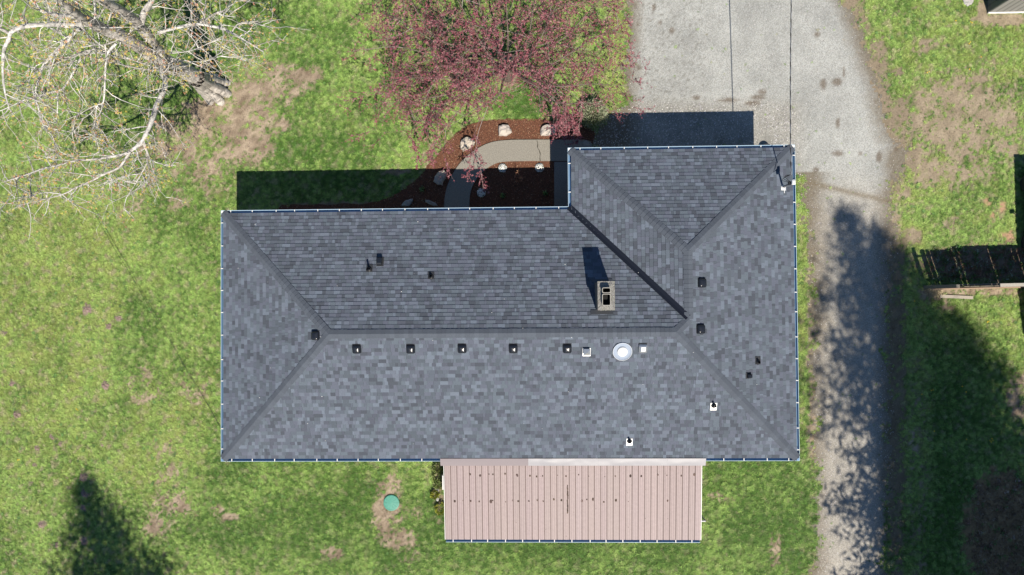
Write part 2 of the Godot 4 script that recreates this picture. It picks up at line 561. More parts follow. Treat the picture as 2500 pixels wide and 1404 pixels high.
	for q in [[2365, 108], [2394, 140], [2366, 170], [2262, 178], [2232, 735], [2345, 943], [2358, 956], [2272, 953], [2247, 962], [2420, 1070], [2418, 1078], [2358, 1072], [2277, 1052], [2408, 786], [188, 998], [48, 1122], [2330, 52], [2372, 57]]:
		var at := spot(q[0] + rng.randf_range(-2, 2), q[1])
		fs.put(Transform3D(Basis(), at + Vector3.UP * 0.06), Color(0.75, 0.5, 0.02))
		if rng.randf() < 0.6:
			fs.put(Transform3D(Basis().scaled(Vector3.ONE * 0.8), at + Vector3(rng.randf_range(-.09, .09), 0.05, rng.randf_range(-.09, .09))), Color(0.75, 0.52, 0.03))
	tag(many("dandelions", fl.mesh(), gm, fs), "scattered yellow dandelion flowers in the east lawn", "dandelions")

const STAINS := [[1995, 84, 8, 7], [2010, 206, 7, 12], [2044, 200, 11, 9], [2046, 375, 14, 7], [2146, 383, 7, 13], [1992, 414, 8, 6], [1560, 165, 7, 6], [1700, 238, 10, 5], [1850, 238, 18, 7], [1860, 225, 10, 6], [1836, 252, 20, 6], [1640, 75, 6, 7], [2100, 375, 5, 4], [2187, 365, 6, 5], [1780, 245, 26, 5], [1596, 18, 5, 8], [1612, 55, 4, 5], [1558, 60, 4, 4], [2046, 300, 5, 12], [2060, 175, 3, 12]]

func make_drive() -> void:
	var tex := grain(1024, 0.17, 31, 0.6, 1.0, true, 0.08, 0.4)
	var mat := tinted("gravel", tex, 5.0, 1.0)
	var st := Mb.new()
	var step := 0.08
	var lo := spot(1400, -20)
	var cells := {}
	var nx := 190
	var nzz := 345
	var z0 := -11.4
	var x0 := lo.x
	var cc := PackedColorArray()
	for j in nzz + 1:
		for i in nx + 1:
			cc.append(gravel_color(pix(x0 + i * step, z0 + j * step)))
	for j in nzz:
		for i in nx:
			var xa := x0 + i * step
			var za := z0 + j * step
			var p := pix(xa + step / 2, za + step / 2)
			var w := p + Vector2(nz.get_noise_2d(p.x, p.y) * 30 + nz2.get_noise_2d(p.x, p.y) * 20, nz2.get_noise_2d(p.x + 50, p.y) * 9)
			if not Geometry2D.is_point_in_polygon(w, drive_poly):
				continue
			var k := j * (nx + 1) + i
			st.quad4(Vector3(xa, 0.008, za + step), Vector3(xa + step, 0.008, za + step), Vector3(xa + step, 0.008, za), Vector3(xa, 0.008, za), cc[k + nx + 1], cc[k + nx + 2], cc[k + 1], cc[k])
	var o := struct("gravel_driveway", st.mesh(), mat)
	# loose stones
	var r := RandomNumberGenerator.new()
	r.seed = 71
	var pb := Mb.new()
	var ring := []
	for k in 6:
		var an := TAU * k / 6.0
		ring.append(Vector3(cos(an), 0.1, -sin(an)) * r.randf_range(0.8, 1.15))
	for k in 6:
		pb.tri(ring[k], ring[(k + 1) % 6], Vector3(0.1, 0.75, 0.05))
	var sc := Scatter.new()
	for i in 90000:
		var x := rng.randf_range(x0, x0 + nx * step)
		var z := rng.randf_range(z0, z0 + nzz * step)
		var p := pix(x, z)
		var w := p + Vector2(rng.randf_range(-14, 14), rng.randf_range(-10, 10))
		if not Geometry2D.is_point_in_polygon(w, drive_poly):
			continue
		var pebbly := smoothstep(235, 265, p.y) * (1.0 - smoothstep(1940, 1970, p.x)) * 0.9
		pebbly = maxf(pebbly, 0.2 * smoothstep(430, 520, p.y))
		if rng.randf() > 0.3 + pebbly:
			continue
		var s := rng.randf_range(0.008, 0.02) * (1.0 + 0.5 * pebbly)
		var t := rng.randf_range(0.12, 0.5)
		sc.put(Transform3D(Basis(Vector3.UP, rng.randf() * TAU).scaled(Vector3(s, s * 0.7, s * rng.randf_range(0.7, 1.2))), Vector3(x, 0.006, z)), Color(t, t * rng.randf_range(0.93, 1.0), t * rng.randf_range(0.84, 1.0)))
	tag(many("loose_gravel", pb.mesh(), tinted("pebble", null, 1.0, 0.9), sc), "loose grey and white gravel stones on the driveway and lane", "gravel")

func gravel_color(p: Vector2) -> Color:
	var k := nz.get_noise_2d(p.x + 60, p.y) * 0.5 + nz2.get_noise_2d(p.x, p.y) * 0.35 + nz3.get_noise_2d(p.x, p.y) * 0.5
	var col := Color(0.352, 0.362, 0.350) * (1.0 + k * 0.30)
	var pebbly := smoothstep(225, 270, p.y) * (1.0 - smoothstep(1920, 1990, p.x))
	col = col.lerp(Color(0.275, 0.270, 0.248) * (1.0 + k * 0.5), pebbly * 0.85)
	var lane := smoothstep(390, 560, p.y)
	col = col.lerp(Color(0.365, 0.345, 0.308) * (1.0 + k * 0.4), lane)
	var track := exp(-pow((p.x - 2085 - (p.y - 900) * 0.02) / 26.0, 2)) * lane
	col = col.lerp(Color(0.34, 0.325, 0.295), track * 0.6)
	var edge := 0.0
	if p.y < 420:
		edge = maxf(1.0 - (p.x - 1525) / 46.0, 1.0 - (edge_east(p.y) - p.x) / 50.0)
	else:
		edge = maxf(1.0 - (p.x - 1972) / 60.0, 1.0 - (edge_east(p.y) - p.x) / 44.0)
	col = col.lerp(Color(0.155, 0.128, 0.09), clampf(edge + k * 0.6, 0, 0.85))
	if p.y > 430 and p.y < 500:
		var ln := 440.0 + (p.x - 1950) * 0.235
		col = col.lerp(Color(0.18, 0.148, 0.10), exp(-pow((p.y - ln) / 7.0, 2)) * 0.75)
	for e in STAINS:
		var dx: float = (p.x - e[0]) / e[2]
		var dy: float = (p.y - e[1]) / e[3]
		var q := dx * dx + dy * dy + k * 0.8
		if q < 2.0:
			col = col.lerp(Color(0.13, 0.10, 0.072), (1.0 - smoothstep(0.4, 2.0, q)) * 0.75)
	var dirt := nz2.get_noise_2d(p.x * 1.4 + 500, p.y * 1.4)
	if dirt > 0.28 and p.x < 1720 and p.y < 260:
		col = col.lerp(Color(0.17, 0.165, 0.145), clampf((dirt - 0.28) * 3.0, 0, 0.6))
	return col

func edge_east(y: float) -> float:
	var e := 2060.0
	if y < 350:
		e = 2060 + 130 * pow(clampf(y / 350.0, 0, 1), 0.8)
	elif y < 480:
		e = 2200 - (y - 350) * 0.2
	else:
		e = 2172
	return e

func make_garden_ground() -> void:
	var tex := grain(512, 0.16, 41, 0.25, 1.0, true, 0.25, 0.5)
	var mat := tinted("mulch", tex, 1.5, 1.0)
	var st := Mb.new()
	var w := PackedVector2Array()
	for p in mulch_poly:
		w.append(flat(p.x + nz2.get_noise_2d(p.x, p.y) * 6, p.y + nz2.get_noise_2d(p.y, p.x) * 6))
	st.prism(w, 0.0, 0.03, Color(0.16, 0.07, 0.04))
	struct("mulch_bed", st.mesh(), mat)
	var chip := Mb.new()
	chip.box(Transform3D(Basis(), Vector3.ZERO), Vector3(0.05, 0.007, 0.015))
	var sc := Scatter.new()
	for i in 26000:
		var p := Vector2(rng.randf_range(680, 1455), rng.randf_range(288, 520))
		if not Geometry2D.is_point_in_polygon(p, mulch_poly) or Geometry2D.is_point_in_polygon(p, path_poly):
			continue
		if p.x > 1352 and p.y > 392:
			continue
		var at := spot(p.x, p.y)
		var s := rng.randf_range(0.5, 1.25)
		var col := near(Color(0.15, 0.066, 0.037), 0.45)
		if rng.randf() < 0.1:
			col = near(Color(0.3, 0.19, 0.12), 0.3)
		sc.put(Transform3D(Basis.from_euler(Vector3(rng.randf_range(-0.4, 0.4), rng.randf() * TAU, rng.randf_range(-0.4, 0.4))).scaled(Vector3(s, s, s)), at + Vector3.UP * rng.randf_range(0.03, 0.045)), col)
	tag(many("mulch_chips", chip.mesh(), tinted("chip", null, 1.0, 0.95), sc), "red-brown bark mulch chips in the beds by the curved path", "mulch")
	# curved concrete path
	var ctex := grain(512, 0.06, 51, 0.5, 1.0, false, 0.1, 0.5)
	var cm := tinted("concrete", ctex, 2.0, 0.95)
	var cp := Mb.new()
	var pw := PackedVector2Array()
	for p in path_poly:
		pw.append(flat(p.x, p.y))
	cp.prism(pw, 0.0, 0.085, Color(0.285, 0.272, 0.24))
	var path := struct("concrete_path", cp.mesh(), cm)
	var ck := Mb.new()
	var crack := [[1311, 343], [1313, 352], [1312, 360], [1317, 368], [1319, 376], [1318, 386], [1319, 393]]
	for i in crack.size() - 1:
		var p0 := spot(crack[i][0], crack[i][1], 0.09)
		var p1 := spot(crack[i + 1][0], crack[i + 1][1], 0.09)
		var s := Vector3(0.011 + 0.008 * (i % 2), 0, 0)
		ck.quad(p0 - s + Vector3.UP * 0.002, p1 - s + Vector3.UP * 0.002, p1 + s + Vector3.UP * 0.002, p0 + s + Vector3.UP * 0.002)
	obj("crack", ck.mesh(), plain("crack_dark", 0.05, 0.045, 0.035, 1.0), path)
	var sl := Mb.new()
	var sp := PackedVector2Array()
	for q in [[1353, 396], [1353, 560], [1440, 560], [1440, 396]]:
		sp.append(flat(q[0], q[1]))
	sl.prism(sp, 0.0, 0.07, Color(0.25, 0.245, 0.235))
	struct("entry_walkway", sl.mesh(), cm)
	# dry leaves and straw on bare ground
	var lf := Mb.new()
	lf.quad(Vector3(-0.03, 0, 0), Vector3(0, 0.004, 0.008), Vector3(0.03, 0, 0), Vector3(0, 0.006, -0.008))
	var ls := Scatter.new()
	for i in 9000:
		var p := Vector2(rng.randf_range(0, 2500), rng.randf_range(0, 1404))
		if p.x > 535 and p.x < 1955 and p.y > 350:
			continue
		if wear(p) < 0.35 or Geometry2D.is_point_in_polygon(p, mulch_poly):
			continue
		var s := rng.randf_range(0.5, 1.4)
		ls.put(Transform3D(Basis.from_euler(Vector3(rng.randf_range(-0.3, 0.3), rng.randf() * TAU, 0)).scaled(Vector3(s, s, s)), spot(p.x, p.y) + Vector3.UP * 0.014), near(Color(0.3, 0.245, 0.16), 0.5))
	tag(many("dead_grass", lf.mesh(), mats["chip"], ls), "dry straw and leaf litter on the worn lawn patches", "litter")


# ---------- the house ----------
var house: Node3D
var roof: Node3D
var tones := []

func make_house() -> void:
	house = thing("house", "single-storey house with dark grey shingled hip roof and white-lipped gutters", "house")
	var wall := Mb.new()
	var i := 0.5
	var foot := PackedVector2Array([Vector2(i, i), Vector2(WX + i, i), Vector2(WX + i, -WN + i), Vector2(HW - i, -WN + i), Vector2(HW - i, HD - i), Vector2(i, HD - i)])
	wall.prism(foot, 0.0, EAVE - 0.16)
	obj("wall", wall.mesh(), plain("siding", 0.52, 0.5, 0.45, 0.8), house)
	var gd := Mb.new()
	for k in 4:
		gd.bevel_box(Transform3D(Basis(Vector3.RIGHT, -PI / 2), Vector3(WX + 3.9, 0.3 + k * 0.54, -WN + i - 0.02)), Vector3(4.9, 0.05, 0.52), 0.02)
	obj("garage_door", gd.mesh(), plain("door_white", 0.7, 0.7, 0.68, 0.6), house)
	roof = Node3D.new()
	roof.name = "roof"
	house.add_child(roof)
	var g := 0.125
	# deck and soffit
	var deck := Mb.new()
	var under := PackedVector2Array([Vector2(g, g), Vector2(WX + g, g), Vector2(WX + g, -WN + g), Vector2(HW - g, -WN + g), Vector2(HW - g, HD - g), Vector2(g, HD - g)])
	deck.prism(under, EAVE - 0.17, EAVE - 0.02)
	var nw := Vector3(g, EAVE + 0.02, g)
	var sw := Vector3(g, EAVE + 0.02, HD - g)
	var se := Vector3(HW - g, EAVE + 0.02, HD - g)
	var ne := Vector3(HW - g, EAVE + 0.02, -WN + g)
	var wn := Vector3(WX + g, EAVE + 0.02, -WN + g)
	var inn := Vector3(WX + g, EAVE + 0.02, g)
	var low := Vector3.UP * 0.03
	var ra := RIDGE_A - low
	var rb := RIDGE_B - low
	var rc := RIDGE_C - low
	var rd := RIDGE_D - low
	for f in [[nw, sw, ra], [sw, se, rb], [sw, rb, ra], [se, ne, rc], [se, rc, rd], [se, rd, rb], [ne, wn, rc], [wn, inn, rd], [wn, rd, rc], [inn, nw, ra], [inn, ra, rb], [inn, rb, rd]]:
		deck.tri(f[0], f[1], f[2])
	obj("roof_deck", deck.mesh(), plain("deck", 0.04, 0.04, 0.045, 0.9), roof)
	make_shingles()
	make_caps()
	make_gutters()
	make_chimney()

func shingle_material(t: Color) -> StandardMaterial3D:
	var m: StandardMaterial3D = mats["shingle_joined"].duplicate()
	m.vertex_color_use_as_albedo = false
	m.albedo_color = t.linear_to_srgb()
	return m

func make_shingles() -> void:
	var tex := grain(256, 0.09, 61, 0.55, 1.0, false, 0.06, 0.55)
	var jm := tinted("shingle_joined", tex, 0.7, 0.92)
	var base := [0.080, 0.097, 0.109, 0.119, 0.129, 0.143, 0.160, 0.181]
	for k in 8:
		var b: float = base[k]
		var tilt: float = [0.0, 0.05, -0.03, 0.02, 0.06, -0.02, 0.03, 0.0][k]
		tones.append(Color(b * (0.80 + tilt * 0.5), b * 0.96, b * (1.24 + tilt)))
	var tm := []
	for t in tones:
		tm.append(shingle_material(t))
	rng.seed = 1234
	var pieces := []   # [area, a, b, c, d, normal, thick, tone]
	# slope: eave start, eave end (walking with the house on the left hand as seen from above ... any order), up-slope plan direction, pitch, left and right top points
	var slopes := [
		[Vector2(0, 0), Vector2(0, 1), Vector2(1, 0), 0.3582, HD, [[0.0, 0.0, HD], [4.6, 4.62, 4.62]]],
		[Vector2(0, 0), Vector2(1, 0), Vector2(0, 1), 0.3566, HW, [[0.0, 0.0, WX], [4.155, 4.137, 17.184], [4.62, 4.6, 16.7]]],
		[Vector2(0, HD), Vector2(1, 0), Vector2(0, -1), 0.3411, HW, [[0.0, 0.0, HW], [4.83, 4.6, 16.7]]],
		[Vector2(HW, 0), Vector2(0, 1), Vector2(-1, 0), 0.3433, HD, [[0.0, -WN, HD], [4.316, 1.795, 5.13], [4.316001, 4.155, 5.13], [4.8, 4.62, 4.62]]],
		[Vector2(0, -WN), Vector2(1, 0), Vector2(0, 1), 0.3712, HW, [[0.0, WX, HW], [3.992, 17.184, 17.184]]],
		[Vector2(WX, 0), Vector2(0, 1), Vector2(1, 0), 0.364, HD, [[0.0, -WN, 0.0], [4.071, 1.795, 4.155]]],
	]
	for s in slopes:
		var o: Vector2 = s[0]
		var ud: Vector2 = s[1]
		var vd: Vector2 = s[2]
		var pitch: float = s[3]
		var prof: Array = s[5]
		var e := 0.1435 / sqrt(1.0 + pitch * pitch)
		var top: float = prof[-1][0]
		var d := 0.112
		while d < top - 0.01:
			var d1 := minf(d + e, top)
			var l0 := edge_at(prof, d, 1)
			var r0 := edge_at(prof, d, 2)
			var l1 := edge_at(prof, d1, 1)
			var r1 := edge_at(prof, d1, 2)
			var u := minf(l0, l1) - rng.randf() * 0.3
			var last := -1
			while u < maxf(r0, r1):
				var len: float = [0.08, 0.11, 0.13, 0.15, 0.18, 0.21, 0.25, 0.30][rng.randi() % 8] * rng.randf_range(0.85, 1.15)
				var a0 := clampf(u, l0, r0)
				var b0 := clampf(u + len - 0.004, l0, r0)
				var a1 := clampf(u, l1, r1)
				var b1 := clampf(u + len - 0.004, l1, r1)
				var ti := rng.randi() % 8
				if rng.randf() < 0.4:
					ti = 2 + rng.randi() % 4
				if ti == last:
					ti = (ti + 2) % 8
				last = ti
				u += len
				if b0 - a0 < 0.012 and b1 - a1 < 0.012:
					continue
				var th: float = 0.023 if rng.randf() < 0.6 else 0.015
				var pa := o + ud * a0 + vd * d
				var pb := o + ud * b0 + vd * d
				var pc := o + ud * b1 + vd * (d1 + 0.004)
				var pd := o + ud * a1 + vd * (d1 + 0.004)
				var h0 := EAVE + pitch * d
				var h1 := EAVE + pitch * d1
				var A := Vector3(pa.x, h0 + th, pa.y)
				var B := Vector3(pb.x, h0 + th, pb.y)
				var C := Vector3(pc.x, h1 + 0.003, pc.y)
				var D := Vector3(pd.x, h1 + 0.003, pd.y)
				if (B - A).cross(C - A).y < 0.0:
					var w := A; A = B; B = w
					w = C; C = D; D = w
				pieces.append([minf(b0 - a0, b1 - a1) * (d1 - d), A, B, C, D, tones[ti], ti, th])
			d += e
	var order := range(pieces.size())
	order.sort_custom(func(p, q): return pieces[p][0] > pieces[q][0])
	var rank := {}
	for k in mini(300, order.size()):
		rank[order[k]] = true
	var rest := Mb.new()
	for k in pieces.size():
		var p: Array = pieces[k]
		var m := rest
		if rank.has(k):
			m = Mb.new()
		var dnv: Vector3 = Vector3.UP * (p[7] + 0.012)
		var A: Vector3 = p[1]
		var B: Vector3 = p[2]
		var C: Vector3 = p[3]
		var D: Vector3 = p[4]
		var c: Color = p[5] if not rank.has(k) else Color.WHITE
		m.quad(A, B, C, D, c)
		m.quad(A - dnv, B - dnv, B, A, c)
		m.tri(B - dnv, C - Vector3.UP * 0.005, B, c)
		m.tri(C - Vector3.UP * 0.005, C, B, c)
		m.tri(A - dnv, A, D, c)
		if rank.has(k):
			obj("shingle", m.mesh(), tm[p[6]], roof)
	var all := obj("shingles", rest.mesh(), jm, roof)
	all.set_meta("kind", "stuff")
	mats["tone_list"] = jm

func edge_at(prof: Array, d: float, k: int) -> float:
	for i in prof.size() - 1:
		if d <= prof[i + 1][0]:
			return lerpf(prof[i][k], prof[i + 1][k], (d - prof[i][0]) / maxf(prof[i + 1][0] - prof[i][0], 1e-5))
	return prof[-1][k]

func make_caps() -> void:
	var ct := []
	for k in 4:
		ct.append(shingle_material([Color(0.078, 0.094, 0.122), Color(0.083, 0.100, 0.129), Color(0.088, 0.106, 0.137), Color(0.074, 0.089, 0.116)][k]))
	rng.seed = 55
	var g := 0.1
	var lines := [
		[Vector3(g, EAVE + 0.02, g), RIDGE_A, Vector2(-1, 0), 0.3582, Vector2(0, -1), 0.3566],
		[Vector3(g, EAVE + 0.02, HD - g), RIDGE_A, Vector2(0, 1), 0.3411, Vector2(-1, 0), 0.3582],
		[Vector3(HW - g, EAVE + 0.02, HD - g), RIDGE_B, Vector2(1, 0), 0.3433, Vector2(0, 1), 0.3411],
		[Vector3(HW - g, EAVE + 0.02, -WN + g), RIDGE_C, Vector2(0, -1), 0.3712, Vector2(1, 0), 0.3433],
		[Vector3(WX + g, EAVE + 0.02, -WN + g), RIDGE_C, Vector2(-1, 0), 0.364, Vector2(0, -1), 0.3712],
		[RIDGE_A, RIDGE_B, Vector2(0, -1), 0.3566, Vector2(0, 1), 0.3411],
		[RIDGE_D + Vector3(0, -0.01, 0.03), RIDGE_B, Vector2(0, -1), 0.3566, Vector2(1, 0), 0.3433],
		[RIDGE_C, RIDGE_D, Vector2(-1, 0), 0.364, Vector2(1, 0), 0.3433],
	]
	for l in lines:
		var p: Vector3 = l[0]
		var q: Vector3 = l[1]
		var t := (q - p).normalized()
		var n1 := Vector3(l[2].x * l[3], 1, l[2].y * l[3]).normalized()
		var n2 := Vector3(l[4].x * l[5], 1, l[4].y * l[5]).normalized()
		var w1 := n1.cross(t).normalized()
		if w1.dot(Vector3(l[2].x, 0, l[2].y)) < 0:
			w1 = -w1
		var w2 := n2.cross(t).normalized()
		if w2.dot(Vector3(l[4].x, 0, l[4].y)) < 0:
			w2 = -w2
		var up := (n1 + n2).normalized()
		var wide := 0.155
		var ex := 0.165
		var m := Mb.new()
		var lift := 0.040
		var a0 := up * lift
		var a1 := t * (ex + 0.02) + up * 0.028
		var s1 := w1 * wide + n1 * lift * 0.8
		var s2 := w2 * wide + n2 * lift * 0.8
		var e1 := w1 * wide + n1 * 0.022 + t * (ex + 0.02)
		var e2 := w2 * wide + n2 * 0.022 + t * (ex + 0.02)
		var dnv := up * -0.05
		for f in [[a0, s1, e1, a1, n1], [a0, a1, e2, s2, n2]]:
			var nn: Vector3 = f[4]
			if (f[1] - f[0]).cross(f[2] - f[0]).dot(nn) > 0:
				m.quad(f[0], f[1], f[2], f[3])
			else:
				m.quad(f[3], f[2], f[1], f[0])
		for f in [[a0, s1], [a0, s2], [s1, e1], [s2, e2]]:
			m.quad(f[0], f[1], f[1] + dnv, f[0] + dnv)
		var mm := m.mesh()
		var cnt := int(p.distance_to(q) / ex)
		for k in cnt + 1:
			var o := obj("ridge_cap", mm, ct[rng.randi() % 4], roof)
			o.position = p + t * minf(k * ex, p.distance_to(q) - ex) + up * (0.006 + 0.0004 * (k % 3)) + (t.cross(up)).normalized() * rng.randf_range(-0.003, 0.003)
	# open metal valley between the main slope and the wing
	var v := Mb.new()
	var a := Vector3(WX + 0.04, EAVE + 0.034, 0.04)
	var b := RIDGE_D + Vector3(-0.03, 0.02, -0.03)
	var t := (b - a).normalized()
	var na := Vector3(0, 1, -0.3566).normalized()
	var nb := Vector3(-0.364, 1, 0).normalized()
	var wa := t.cross(na).normalized()
	if wa.z < 0: wa = -wa
	var wb := t.cross(nb).normalized()
	if wb.x < 0: wb = -wb
	v.quad(a, b, b + nb * 0.004 + wb * 0.12, a + nb * 0.004 + wb * 0.12)
	v.quad(a + na * 0.004 + wa * 0.12, b + na * 0.004 + wa * 0.12, b, a)
	obj("valley_flashing", v.mesh(), plain("valley_metal", 0.012, 0.015, 0.024, 0.8), roof)
	mats["valley_metal"].metallic_specular = 0.12

func make_gutters() -> void:
	var gm := plain("gutter_metal", 0.15, 0.26, 0.40, 0.35, 0.3)
	var wm := plain("gutter_white", 0.68, 0.68, 0.66, 0.4)
	var runs := [
		[Vector3(0, 0, 0), Vector3(WX, 0, 0), Vector3(0, 0, -1)],
		[Vector3(WX, 0, 0), Vector3(WX, 0, -WN), Vector3(-1, 0, 0)],
		[Vector3(WX, 0, -WN), Vector3(HW, 0, -WN), Vector3(0, 0, -1)],
		[Vector3(HW, 0, -WN), Vector3(HW, 0, HD), Vector3(1, 0, 0)],
		[Vector3(HW, 0, HD), Vector3(0, 0, HD), Vector3(0, 0, 1)],
		[Vector3(0, 0, HD), Vector3(0, 0, 0), Vector3(-1, 0, 0)],
	]
	rng.seed = 77
	for r in runs:
		gutter_run(house, r[0] + Vector3.UP * (EAVE - 0.005), r[1] + Vector3.UP * (EAVE - 0.005), r[2], 0.79, gm, wm)
	for c in [[0, 0], [WX, -WN], [HW, -WN], [HW, HD], [0, HD]]:
		var m := Mb.new()
		m.bevel_box(Transform3D(Basis(), Vector3(c[0] + (0.055 if c[0] < HW - 1 else -0.055), EAVE - 0.02, c[1] + (0.055 if c[1] < 5 else -0.055))), Vector3(0.1, 0.03, 0.1), 0.01)
		obj("gutter_corner", m.mesh(), wm if c[1] < 5 else gm, house)

func gutter_run(parent: Node, a: Vector3, b: Vector3, out: Vector3, pitch: float, gm: Material, wm: Material) -> void:
	var m := Mb.new()
	var t := (b - a).normalized()
	var prof := [[0.105, 0.0], [0.105, -0.10], [0.035, -0.10], [0.022, -0.05], [0.006, -0.012]]
	for k in prof.size() - 1:
		var i0: Vector3 = -out * prof[k][0] + Vector3.UP * prof[k][1]
		var i1: Vector3 = -out * prof[k + 1][0] + Vector3.UP * prof[k + 1][1]
		m.quad(a + i0, b + i0, b + i1, a + i1)
		var th := out * 0.002 - Vector3.UP * 0.002
		m.quad(a + i1 + th, b + i1 + th, b + i0 + th, a + i0 + th)
	var g := obj("gutter", m.mesh(), gm, parent)
	var lip := Mb.new()
	lip.bevel_box(Transform3D(Basis(t, Vector3.UP, t.cross(Vector3.UP)), (a + b) / 2 - out * 0.004), Vector3(a.distance_to(b), 0.014, 0.016), 0.004)
	obj("gutter_lip", lip.mesh(), plain("lip_paint", 0.38, 0.50, 0.60, 0.4), g)
	var hm := Mb.new()
	hm.bevel_box(Transform3D(Basis(t, Vector3.UP, t.cross(Vector3.UP)), -out * 0.05), Vector3(0.03, 0.012, 0.1), 0.004)
	var mesh := hm.mesh()
	var n := int(a.distance_to(b) / pitch)
	for k in n:
		var o := obj("gutter_hanger", mesh, wm, g)
		o.position = a.lerp(b, (k + 0.5 + rng.randf_range(-0.08, 0.08)) / n) + Vector3.UP * 0.004

func make_chimney() -> void:
	var top := 5.1
	var p0 := spot(1459, 687, top)
	var p1 := spot(1502, 758.5, top)
	var mid := (p0 + p1) / 2
	var sx := p1.x - p0.x
	var sz := p1.z - p0.z
	var ch := Node3D.new()
	ch.name = "chimney"
	house.add_child(ch)
	var tex := grain(256, 0.06, 71, 0.5, 1.0, false, 0.05, 0.4)
	var cm := tinted("chimney_mortar", tex, 0.6, 0.95)
	var body := Mb.new()
	# courses of stone-faced masonry under the cap
	var y := 3.6
	var k := 0
	while y < top - 0.12:
		var h := 0.19
		if y + h > top - 0.1:
			h = top - 0.1 - y
		body.bevel_box(Transform3D(Basis(), Vector3(mid.x, y + h / 2, mid.z)), Vector3(sx - 0.05 + 0.006 * (k % 2), h - 0.006, sz - 0.05 + 0.006 * (k % 2)), 0.01, near(Color(0.18, 0.17, 0.155), 0.15))
		y += h
		k += 1
	obj("chimney_shaft", body.mesh(), cm, ch)
	var cap := Mb.new()
	var n := 24
	var hh := func(i: int, j: int) -> Vector3:
		var u := float(i) / n
		var w := float(j) / n
		var rim := minf(minf(u, 1 - u) * sx, minf(w, 1 - w) * sz)
		return Vector3(p0.x + sx * u, top - 0.03 + 0.035 * smoothstep(0.02, 0.16, rim) + nz2.get_noise_2d(i * 40.0, j * 33.0) * 0.012 + nz2.get_noise_2d(i * 13.0 + 80, j * 11.0) * 0.018, p0.z + sz * w)
	for i in n:
		for j in n:
			var cx: float = p0.x + sx * (i + 0.5) / n
			var cz: float = p0.z + sz * (j + 0.5) / n
			if cx > spot(1472, 720, top).x and cx < spot(1489.5, 720, top).x and cz > spot(1480, 703, top).z and cz < spot(1480, 745, top).z:
				continue
			cap.quad(hh.call(i, j + 1), hh.call(i + 1, j + 1), hh.call(i + 1, j), hh.call(i, j), near(Color(0.235, 0.232, 0.222), 0.25))
	var skirt := Mb.new()
	var c4 := [Vector3(p0.x, 0, p1.z), Vector3(p1.x, 0, p1.z), Vector3(p1.x, 0, p0.z), Vector3(p0.x, 0, p0.z)]
	for i in 4:
		cap.quad(c4[i] + Vector3.UP * (top - 0.15), c4[(i + 1) % 4] + Vector3.UP * (top - 0.15), c4[(i + 1) % 4] + Vector3.UP * (top - 0.02), c4[i] + Vector3.UP * (top - 0.02), Color(0.27, 0.265, 0.25))
	obj("chimney_cap", cap.mesh(), cm, ch)
	for f in [[1470.0, 702.0, 1491.5, 715.5, 0.22], [1470.0, 717.5, 1491.5, 746.5, 0.17]]:
		var a := spot(f[0], f[1], top + f[4])
		var b := spot(f[2], f[3], top + f[4])
		var fm := Mb.new()
		var o := ring_of(a, b, 0.05)
		var q := ring_of(a + Vector3(0.022, 0, 0.022), b - Vector3(0.022, 0, 0.022), 0.035)
		for s in o.size():
			var s2 := (s + 1) % o.size()
			var yt: Vector3 = Vector3.UP * (top + f[4])
			var yb := Vector3.UP * (top - 0.02)
			var yd := Vector3.UP * (top - 0.088)
			fm.quad(o[s] + yb, o[s2] + yb, o[s2] + yt, o[s] + yt, Color(0.27, 0.255, 0.23))
			fm.quad(o[s] + yt, o[s2] + yt, q[s2] + yt, q[s] + yt, Color(0.38, 0.37, 0.345))
			fm.quad(q[s] + yt, q[s2] + yt, q[s2] + yd, q[s] + yd, Color(0.015, 0.013, 0.012))
			fm.tri(q[s] + yd, q[s2] + yd, (q[0] + q[6]) / 2 + yd, Color(0.01, 0.01, 0.01))
		obj("flue", fm.mesh(), cm, ch)
	# lead flashing at the foot
	var fl := Mb.new()
	var zf := p1.z + 0.06
	var hz := roof_h(mid.x, zf)
	fl.box(Transform3D(Basis(Vector3.RIGHT, -0.34), Vector3(mid.x - 0.06, hz + 0.03, zf)), Vector3(sx + 0.2, 0.008, 0.16))
	var ns := p0.z - 0.05
	fl.box(Transform3D(Basis(Vector3.RIGHT, -0.34), Vector3(mid.x, roof_h(mid.x, ns) + 0.03, ns)), Vector3(sx + 0.16, 0.008, 0.14))
	obj("flashing", fl.mesh(), plain("dark_flashing", 0.06, 0.065, 0.075, 0.5, 0.4), ch)

func ring_of(a: Vector3, b: Vector3, r: float) -> Array:   # rounded rectangle, counter-clockwise seen from above
	var out := []
	for c in [[b.x - r, a.z + r, 0.0], [a.x + r, a.z + r, 1.0], [a.x + r, b.z - r, 2.0], [b.x - r, b.z - r, 3.0]]:
		for k in 3:
			var an: float = (c[2] + k / 2.0) * PI / 2
			out.append(Vector3(c[0] + r * cos(an), 0, c[1] - r * sin(an)))
	return out


